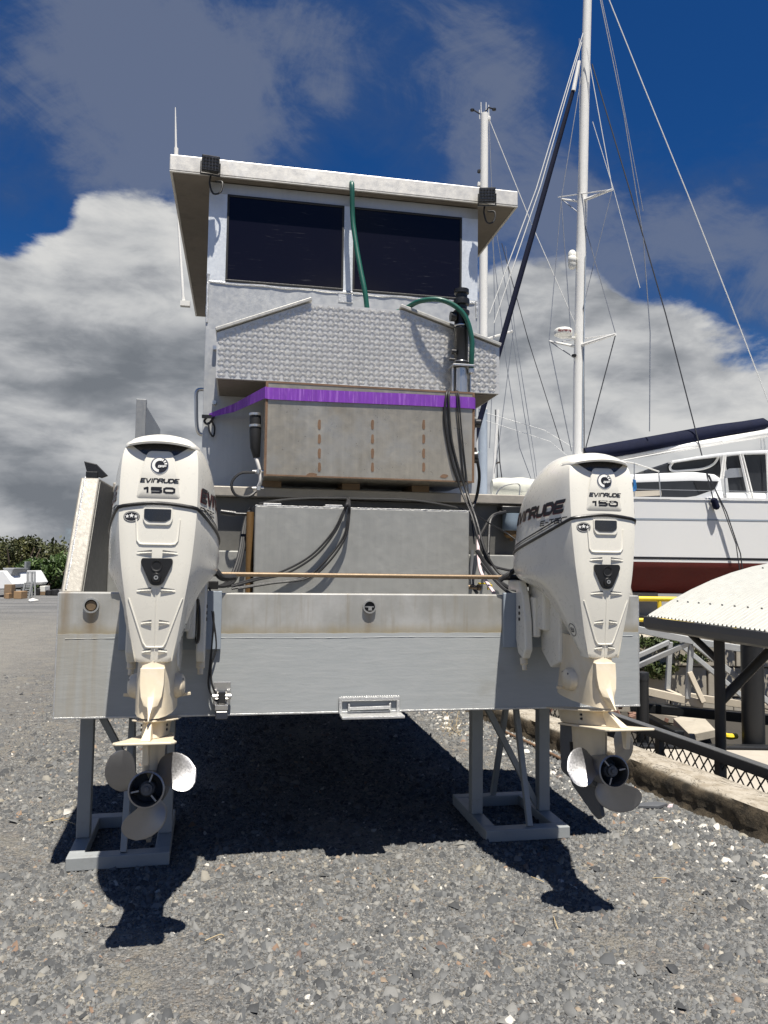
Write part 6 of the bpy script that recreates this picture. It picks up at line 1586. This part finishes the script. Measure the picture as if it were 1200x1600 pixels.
# blocks it stands on
for k, (s, lab) in enumerate(((S0 + 3.0, 'concrete block carrying the forward end of the near red hull'), (sof(vp(1020, 930, CD)), 'concrete block carrying the middle of the near red hull, by the yellow rail'), (S1 - 2, 'concrete block carrying the after end of the near red hull'))):
    mb = MB(); mb.slab([sd(s - .35, CD + .5, 0), sd(s + .35, CD + .5, 0), sd(s + .3, CD + .5, zk + .03), sd(s - .3, CD + .5, zk + .03)], UY * .7); one('keel_block', mb, 'concrete', lab, 'block', 'concrete blocks under the catamaran', bevel=.02)
for s in (S0 + 3, S1 - 2): 
    mb = MB(); mb.slab([sd(s - .35, CD + 5.6, 0), sd(s + .35, CD + 5.6, 0), sd(s + .3, CD + 5.6, zk + .03), sd(s - .3, CD + 5.6, zk + .03)], UY * .7); one('keel_block', mb, 'concrete', 'concrete block in deep shade under the ' + ('forward' if s < S0 + 4 else 'after') + ' end of the far red hull', 'block', 'concrete blocks under the far hull', bevel=.02)
# dark gear stored under the hull
for k, (px, py, w, h, m_, lab) in enumerate(((1012, 955, .5, .35, 'pile_black', 'low black crate stored under the near red hull'), (1036, 952, .35, .22, 'galv', 'small pale metal box stored under the near red hull'), (1058, 957, .5, .30, 'gutter_grey', 'dark grey crate stored under the near red hull'))):
    c = vp(px, py, CD + .2); mb = MB(); mb.slab([c - UX * w / 2 - (0, 0, h / 2), c + UX * w / 2 - (0, 0, h / 2), c + UX * w / 2 + (0, 0, h / 2), c - UX * w / 2 + (0, 0, h / 2)], UY * .4)
    mb.v = [(v[0], v[1], v[2] - (c[2] - h / 2) + .005 + (0 if h > .25 else 0)) for v in mb.v]; one('crate', mb, m_, lab, 'crate', 'gear stored under the catamaran', bevel=.01)

# ------------------------------------------------------------------ the yacht behind: mostly its mast shows
YD = 24.
ya = thing('yacht', 'second yacht behind the wheelhouse, showing its tall mast with wind vanes at the head', 'boat', sd(sof(vp(757, 700, YD)), YD, 0))
sy = sof(vp(757, 700, YD))
mb = MB()
for i, s in enumerate(np.linspace(-5.5, 5.5, 15)):
    w = 1.6 * (1 - abs(s / 5.6) ** 2.4); z1 = 2.0 + .02 * s * s * .6
    for q, z in ((-1, z1), (-.95, 1.4), (-.6, .9), (0, .75), (.6, .9), (.95, 1.4), (1, z1)): mb.v.append(tuple(sd(sy + s * .35 + 1.2, YD + s + q * w * 0 , 0) * 0 + sd(sy + q * w, YD + s, z)))
mb.f = [(i * 7 + j, i * 7 + j + 1, i * 7 + j + 8, i * 7 + j + 7) for i in range(14) for j in range(6)] + [(i * 7, i * 7 + 7, i * 7 + 13, i * 7 + 6) for i in range(14)]
mb.build('hull', 'gel_white', ya, smooth=True, angle=40)
mb = MB(); mb.tube([vp(757, 178, YD), vp(755.5, 400, YD), vp(754.5, 640, YD)], [.125, .135, .14], 14); ym = mb.build('mast', 'mast_white', ya, smooth=True)
mb = MB(); mb.tube([vp(754.5, 640.2, YD), vp(754, 790, YD)], [.143, .15], 14); mb.build('mast_foot', 'mast_grey', ya, smooth=True)
mb = MB(); mb.slab([sd(sy - .9, YD - 2, 1.95), sd(sy + .9, YD - 2, 1.95), sd(sy + .75, YD - 2, 2.55), sd(sy - .75, YD - 2, 2.55)], UY * 4); mb.build('coach_house', 'gel_white', ya, bevel=.05)
tubes([[(749, 172, YD), (749.5, 186, YD)], [(751.5, 160, YD), (752, 180, YD)], [(759.5, 160, YD), (759.5, 180, YD)], [(763.5, 164, YD), (764, 184, YD)]], 'masthead_aerial', 'mast_white', .015, ym)
tubes([[(750, 178, YD), (740, 172, YD)], [(757, 195, YD), (757, 176, YD), (764, 168, YD), (773, 171, YD)]], 'wind_vane', 'black_plastic', .025, ym)
mb = MB(); c = vp(764, 185, YD); mb.lathe([(.05, -.06), (.06, .0), (.05, .06)], c, (0, 0, 1), 8); mb.build('anchor_light', 'mast_white', ym, smooth=True)
for px, py in ((738, 172), (772, 171)):
    mb = MB(); c = vp(px, py, YD); mb.lathe([(.0001, -.05), (.07, -.02), (.07, .02), (.0001, .05)], c, (0, 0, 1), 8); mb.build('wind_cup', 'black_plastic', ym)
mb = MB(); mb.lathe([(.0001, -.07), (.06, -.03), (.05, .05), (.0001, .07)], vp(748.5, 268, YD), (0, 0, 1), 8); mb.build('steaming_light', 'black_plastic', ym, smooth=True)
mb = MB(); mb.lathe([(.0001, -.09), (.05, -.05), (.05, .05), (.0001, .09)], vp(748, 288, YD), (0, 0, 1), 8); mb.build('deck_light', 'mast_white', ym, smooth=True)
tubes([[(757, 531, YD), (802, 517, YD)]], 'spreader', 'mast_white', .04, ym)
for m_, r, pts in (('rope_white', .014, [(765, 188), (835, 360), (905, 520)]), ('wire', .013, [(764, 188), (770, 330), (773, 500), (765, 700)]), ('wire', .012, [(770, 330), (802, 518), (780, 690), (772, 740)]), ('wire', .012, [(766, 350), (790, 560), (812, 700), (836, 765)]), ('rope_dark', .013, [(784, 380), (825, 530), (880, 705)]), ('wire', .010, [(790, 385), (805, 520), (836, 720), (840, 760)]), ('rope_white', .012, [(748, 642), (850, 672), (905, 705)]), ('rope_white', .010, [(752, 655), (860, 690), (893, 718)]), ('wire', .010, [(800, 520), (818, 640), (838, 760)])):
    mb = MB(); mb.tube([vp(x, y, YD - .1) for x, y in pts], r, 5); mb.build('rigging_wire', m_, ya, smooth=True)
# a third, thin mast farther off
d3 = 34.
t3 = thing('yacht', 'far yacht with a thin mast between the wheelhouse and the right outboard', 'boat', sd(sof(vp(772, 770, d3)), d3, 0))
mb = MB(); mb.tube([vp(778, 640, d3), vp(774, 700, d3), vp(769, 790, d3)], .075, 8); m3 = mb.build('mast', 'mast_white', t3, smooth=True)
tubes([[(772, 725, d3), (781, 722, d3)]], 'spreader', 'post_brown', .04, m3)
tubes([[(777, 645, d3), (781, 722, d3), (787, 770, d3)], [(774, 640, d3), (778, 770, d3)]], 'rigging_wire', 'rope_dark', .025, t3)
s3 = sof(vp(772, 770, d3)); mb = MB()
for i, s in enumerate(np.linspace(-4, 4, 9)):
    w = 1.2 * (1 - abs(s / 4.2) ** 2.2)
    for q, z in ((-1, 1.9), (-.8, 1.2), (0, .8), (.8, 1.2), (1, 1.9)): mb.v.append(tuple(sd(s3 + q * w, d3 + s, z)))
mb.f = [(i * 5 + j, i * 5 + j + 1, i * 5 + j + 6, i * 5 + j + 5) for i in range(8) for j in range(4)] + [(i * 5, i * 5 + 5, i * 5 + 9, i * 5 + 4) for i in range(8)]
mb.build('hull', 'gel_white', t3, smooth=True)

# ================================================================== FAR LEFT OF THE YARD
LD = 29.
def lp(x, y, d=LD): return vp(x / 9.231, 870 + y / 9.231, d)     # enlarged-view coordinates
def gz(d): return 0.
def lowboat(pts, label, d, deck, back):
    o_ = thing('small_boat', label, 'boat', lp(120, 640, d) * (1, 1, 0), 'white boats parked at the trees')
    mb = MB(); P = [lp(x, y, d) for x, y in pts]; n = len(P)
    c = np.mean(P, axis=0)
    near = P; far = [p + UY * 2.0 for p in P]; mid = [p + UY * 1. for p in P]
    mb.v = [tuple(p) for p in near + mid + far]
    mb.f = [tuple(range(n - 1, -1, -1)), tuple(range(2 * n, 3 * n))] + [(r * n + i, r * n + (i + 1) % n, (r + 1) * n + (i + 1) % n, (r + 1) * n + i) for r in range(2) for i in range(n)]
    mb.build('hull', 'gel_white', o_, bevel=.02)
    mb = MB(); mb.slab([lp(x, y, d + .3) for x, y in deck], UY * 1.2); mb.build('cabin', 'alu_grey', o_, bevel=.03)
    for x in back:
        mb = MB(); a = lp(x, 420, d + .2); mb.bar(a, (a[0], a[1], .0), .07); mb.build('trailer_leg', 'galv', o_)
    return o_
lowboat([(-260, 200), (20, 205), (45, 200), (120, 300), (187, 395), (170, 440), (60, 462), (-260, 470)], 'white boat hull at the left edge of the picture with its bow towards the stairs', LD, [(30, 160), (207, 166), (150, 290), (90, 260)], (-200, -60, 120, 180))
lowboat([(150, 320), (205, 215), (265, 200), (300, 250), (372, 380), (335, 418), (215, 432), (160, 400)], 'white boat hull standing just left of the grey stairs', LD + .9, [(215, 216), (262, 205), (270, 225), (220, 235)], (215, 320))
def card(x0, y0, x1, y1, d, th, name, m_, label, cat_, group=None):
    a = lp(x0, y1, d); b_ = lp(x1, y0, d); h = b_[2] - a[2]; w = (b_ - a) @ UX
    a = np.array([a[0], a[1], .003]); mb = MB(); mb.slab([a, a + UX * w, a + UX * w + (0, 0, h), a + (0, 0, h)], UY * th)
    return one(name, mb, m_, label, cat_, group, bevel=.01)
card(48, 480, 165, 680, 28.2, .3, 'timber_crate', 'timber', 'tall brown timber crate under the left white boat hull', 'crate')
card(70, 600, 125, 676, 28.0, .25, 'carton', 'carton', 'small orange brown carton standing in front of the tall crate', 'carton', 'cartons by the parked boats')
card(190, 570, 305, 676, 28.0, .5, 'carton', 'carton', 'wide open brown carton at the foot of the grey stairs', 'carton', 'cartons by the parked boats')
# boarding stairs
sg = thing('boarding_stairs', 'pale grey boarding stairs with a railed landing in front of the trees', 'stairs', lp(400, 650) * (1, 1, 0))
for k in range(9):
    t_ = k / 8; a, b_ = lp(312 + 62 * t_, 650 - 275 * t_), lp(395 + 62 * t_, 650 - 275 * t_)
    mb = MB(); mb.slab([a, b_, b_ + UY * .16 , a + UY * .16], (0, 0, .045)); mb.build('step', 'galv', sg)
for x0 in (300, 400):
    mb = MB(); mb.bar(lp(x0, 664), lp(x0 + 64, 372), .06, .1); mb.build('stringer', 'galv', sg)
for x, y0, y1 in ((395, 215, 375), (460, 215, 610), (505, 215, 600)):
    mb = MB(); mb.bar(lp(x, y0, LD + .4), lp(x, y1, LD + .4), .05); mb.build('post', 'galv', sg)
for y in (218, 375):
    mb = MB(); mb.bar(lp(393, y, LD + .4), lp(510, y, LD + .4), .05); mb.build('rail', 'galv', sg)
for x in (412, 428, 444, 476, 490):
    mb = MB(); mb.bar(lp(x, 220, LD + .4), lp(x, 374, LD + .4), .018); mb.build('baluster', 'galv', sg)
card(325, 200, 375, 665, LD + 3, .4, 'lamp_stand', 'alu_grey', 'grey post with a pale head behind the stairs', 'post')
mb = MB(); P = [gp(x / 9.231, 870 + y / 9.231, .01) for x, y in ((405, 640), (470, 612), (560, 640), (430, 655))]; mb.slab(P, (0, 0, .04)); one('white_sheet', mb, 'litter_white', 'white board lying flat on the ground right of the stairs', 'board')
card(565, 560, 660, 610, 31, .5, 'pallet_stack', 'timber', 'low stack of pallets carrying white crates in front of the trees', 'pallets')
a = card(568, 480, 648, 560, 31, .45, 'white_crate', 'litter_white', 'white crate on the low pallet stack by the trees', 'crate'); a.location.z = .145
for k, (x0, x1, y0, lab) in enumerate(((670, 745, 545, 'coil of black pipe beside the white crates'), (750, 835, 515, 'larger heap of black pipe nearest the work boat'), (530, 565, 470, 'narrow black drum left of the white crates'))):
    a, b_ = lp(x0, 600, 31), lp(x1, y0, 31); mb = MB(); c = (a + b_) / 2; R_ = (b_ - a) @ UX / 2
    for q in range(4): mb.tube([np.array([c[0], c[1], .06 + q * .1 * (b_[2] + .3)]) + UX * math.cos(t_) * R_ * (1 - .05 * q) + UY * math.sin(t_) * R_ for t_ in np.linspace(0, 2 * math.pi, 18, endpoint=False)], .06, 6, closed=True)
    one('pipe_coil', mb, 'black_rubber', lab, 'pipe coil', 'black pipe coils by the trees', smooth=True, kind='thing')
# trees
def tree(px, d, h, w, label, m_, n=2600):
    c = vp(px, 930, d); base = np.array([c[0], c[1], 0.])
    t_ = thing('mangrove_tree', label, 'tree', base, 'mangrove trees along the yard edge')
    mb = MB(); k = 5
    for i in range(k):
        e = base + np.array([rng.normal(0, w * .22), rng.normal(0, w * .22), h * (.55 + .25 * rng.random())])
        mb.tube(spl([base + rng.normal(0, .05, 3) * (1, 1, 0), base + (e - base) * .5 + rng.normal(0, .08, 3), e], 4), [.085 - .0075 * j for j in range(9)], 6)
    mb.build('trunk', 'bark', t_, smooth=True)
    cl = []
    for i in range(16):
        zz = h * (.16 + .78 * rng.random()); sp = w * .5 * (1.05 - .55 * (zz / h) ** 2)
        a = rng.random() * 6.28; q = sp * math.sqrt(rng.random()) * .8
        r = w * (.12 + .11 * rng.random()); cl.append((base + np.array([math.cos(a) * q, math.sin(a) * q, zz]), (r, r, r * .75)))
    leaf_cloud('crown', cl, n, .075, m_, t_)
spec = [(-8, 38, 2.64, 3.2, 'olive mangrove tree behind the white boat at the left edge', 'leaf_olive'), (28, 37, 2.52, 3.0, 'olive mangrove tree behind the second white boat hull', 'leaf_olive'), (55, 38, 2.56, 2.6, 'tallest olive mangrove tree, just behind the stairs', 'leaf_olive'), (62, 33, 1.40, 2.2, 'low bright green mangrove bush right of the stairs', 'leaf_green'), (82, 33.5, 1.52, 2.2, 'bright green mangrove bush behind the pallet stack', 'leaf_green'), (92, 38, 2.20, 2.6, 'shorter brownish mangrove tree nearest the work boat', 'leaf_olive'), (104, 34, 1.60, 2.2, 'green mangrove bush partly hidden by the work boat', 'leaf_green'), (44, 34, 1.20, 1.8, 'low green mangrove bush behind the stairs landing', 'leaf_green')]
for s_ in spec: tree(*s_)
cl = []
for i in range(420):
    s = -46 + 70 * rng.random(); d = 40 + 8 * rng.random() + .15 * abs(s + 17)
    h = 2.0 + .75 * rng.random() - .4 * (rng.random() < .3)
    for z in (.6, 1.4, 2.2): cl.append((sd(s + rng.normal(0, .3), d, z * h / 2.8), (.9, .9, .6)))
o = leaf_cloud('mangrove_belt', cl, 52000, .13, 'leaf_olive', kind='stuff'); o['label'] = 'dense belt of olive mangrove scrub closing the yard'

# ================================================================== SMALL THINGS ON THE GROUND
for k, (px, py, r, m_, lab) in enumerate(((908, 1217, .03, 'litter_white', 'white shell fragment near the foot of the harbour wall'), (822, 1176, .035, 'litter_white', 'flat white chip of concrete near the right stand'), (1050, 1262, .03, 'pink_hose', 'pinkish pebble in the litter at the wall foot'))):
    c = gp(px, py); mb = MB()
    for q in range(6):
        a = rng.normal(0, 1, 3)
    vs = [c + np.array([math.cos(q) * r * (.8 + .4 * rng.random()), math.sin(q) * r * (.6 + .4 * rng.random()), .004]) for q in np.linspace(0, 6.28, 8, endpoint=False)]
    tp_ = [v + np.array([0, 0, r * .5]) * (1, 1, 1) + (c - v) * .35 * (1, 1, 0) for v in vs]
    mb.v = [tuple(v) for v in vs + tp_]; mb.f = [(i, (i + 1) % 8, 8 + (i + 1) % 8, 8 + i) for i in range(8)] + [tuple(range(7, -1, -1)), tuple(range(8, 16))]
    one('stone', mb, m_, lab, 'stone')
mb = MB(); c = gp(1018, 1262); mb.slab([c + np.array(v) for v in ((-.10, -.02, .004), (.02, -.045, .004), (.11, .0, .004), (.06, .045, .004), (-.06, .03, .004))], (0, 0, .02)); one('dark_scrap', mb, 'primer_grey', 'flat dark scrap lying below the right propeller by the wall', 'scrap', bevel=.004)
mb = MB()
for (a, b_) in (((865, 1432), (872, 1452)), ((1020, 1372), (1048, 1375)), ((830, 1370), (850, 1378)), ((320, 1470), (350, 1462)), ((720, 1150), (700, 1130)), ((712, 1140), (716, 1112)), ((70, 1285), (110, 1278)), ((95, 1280), (118, 1288))):
    p, q = gp(*a, .012), gp(*b_, .012); mb.tube(spl([p, (p + q) / 2 + (rng.normal(0, .01), rng.normal(0, .01), .008), q], 4), .002, 5)
for i in range(60):
    p = gp(690 + 30 * rng.random(), 1115 + 35 * rng.random(), .01); mb.tube([p, p + rng.normal(0, .03, 3) * (1, 1, .5) + (0, 0, .03)], .0014, 4)
o = mb.build('dry_straw', 'straw', kind='stuff'); o['label'] = 'dry straw and twigs strewn on the gravel'
# rusty pipe lying along the wall foot
p, q = gp(784, 1141, .02), gp(884, 1189, .02); mb = MB(); mb.tube(spl([p, (p + q) / 2 + (.01, 0, 0), q], 5), .011, 8); one('rusty_rod', mb, 'rust', 'rusty rod lying along the foot of the harbour wall behind the right stand', 'rod', smooth=True)
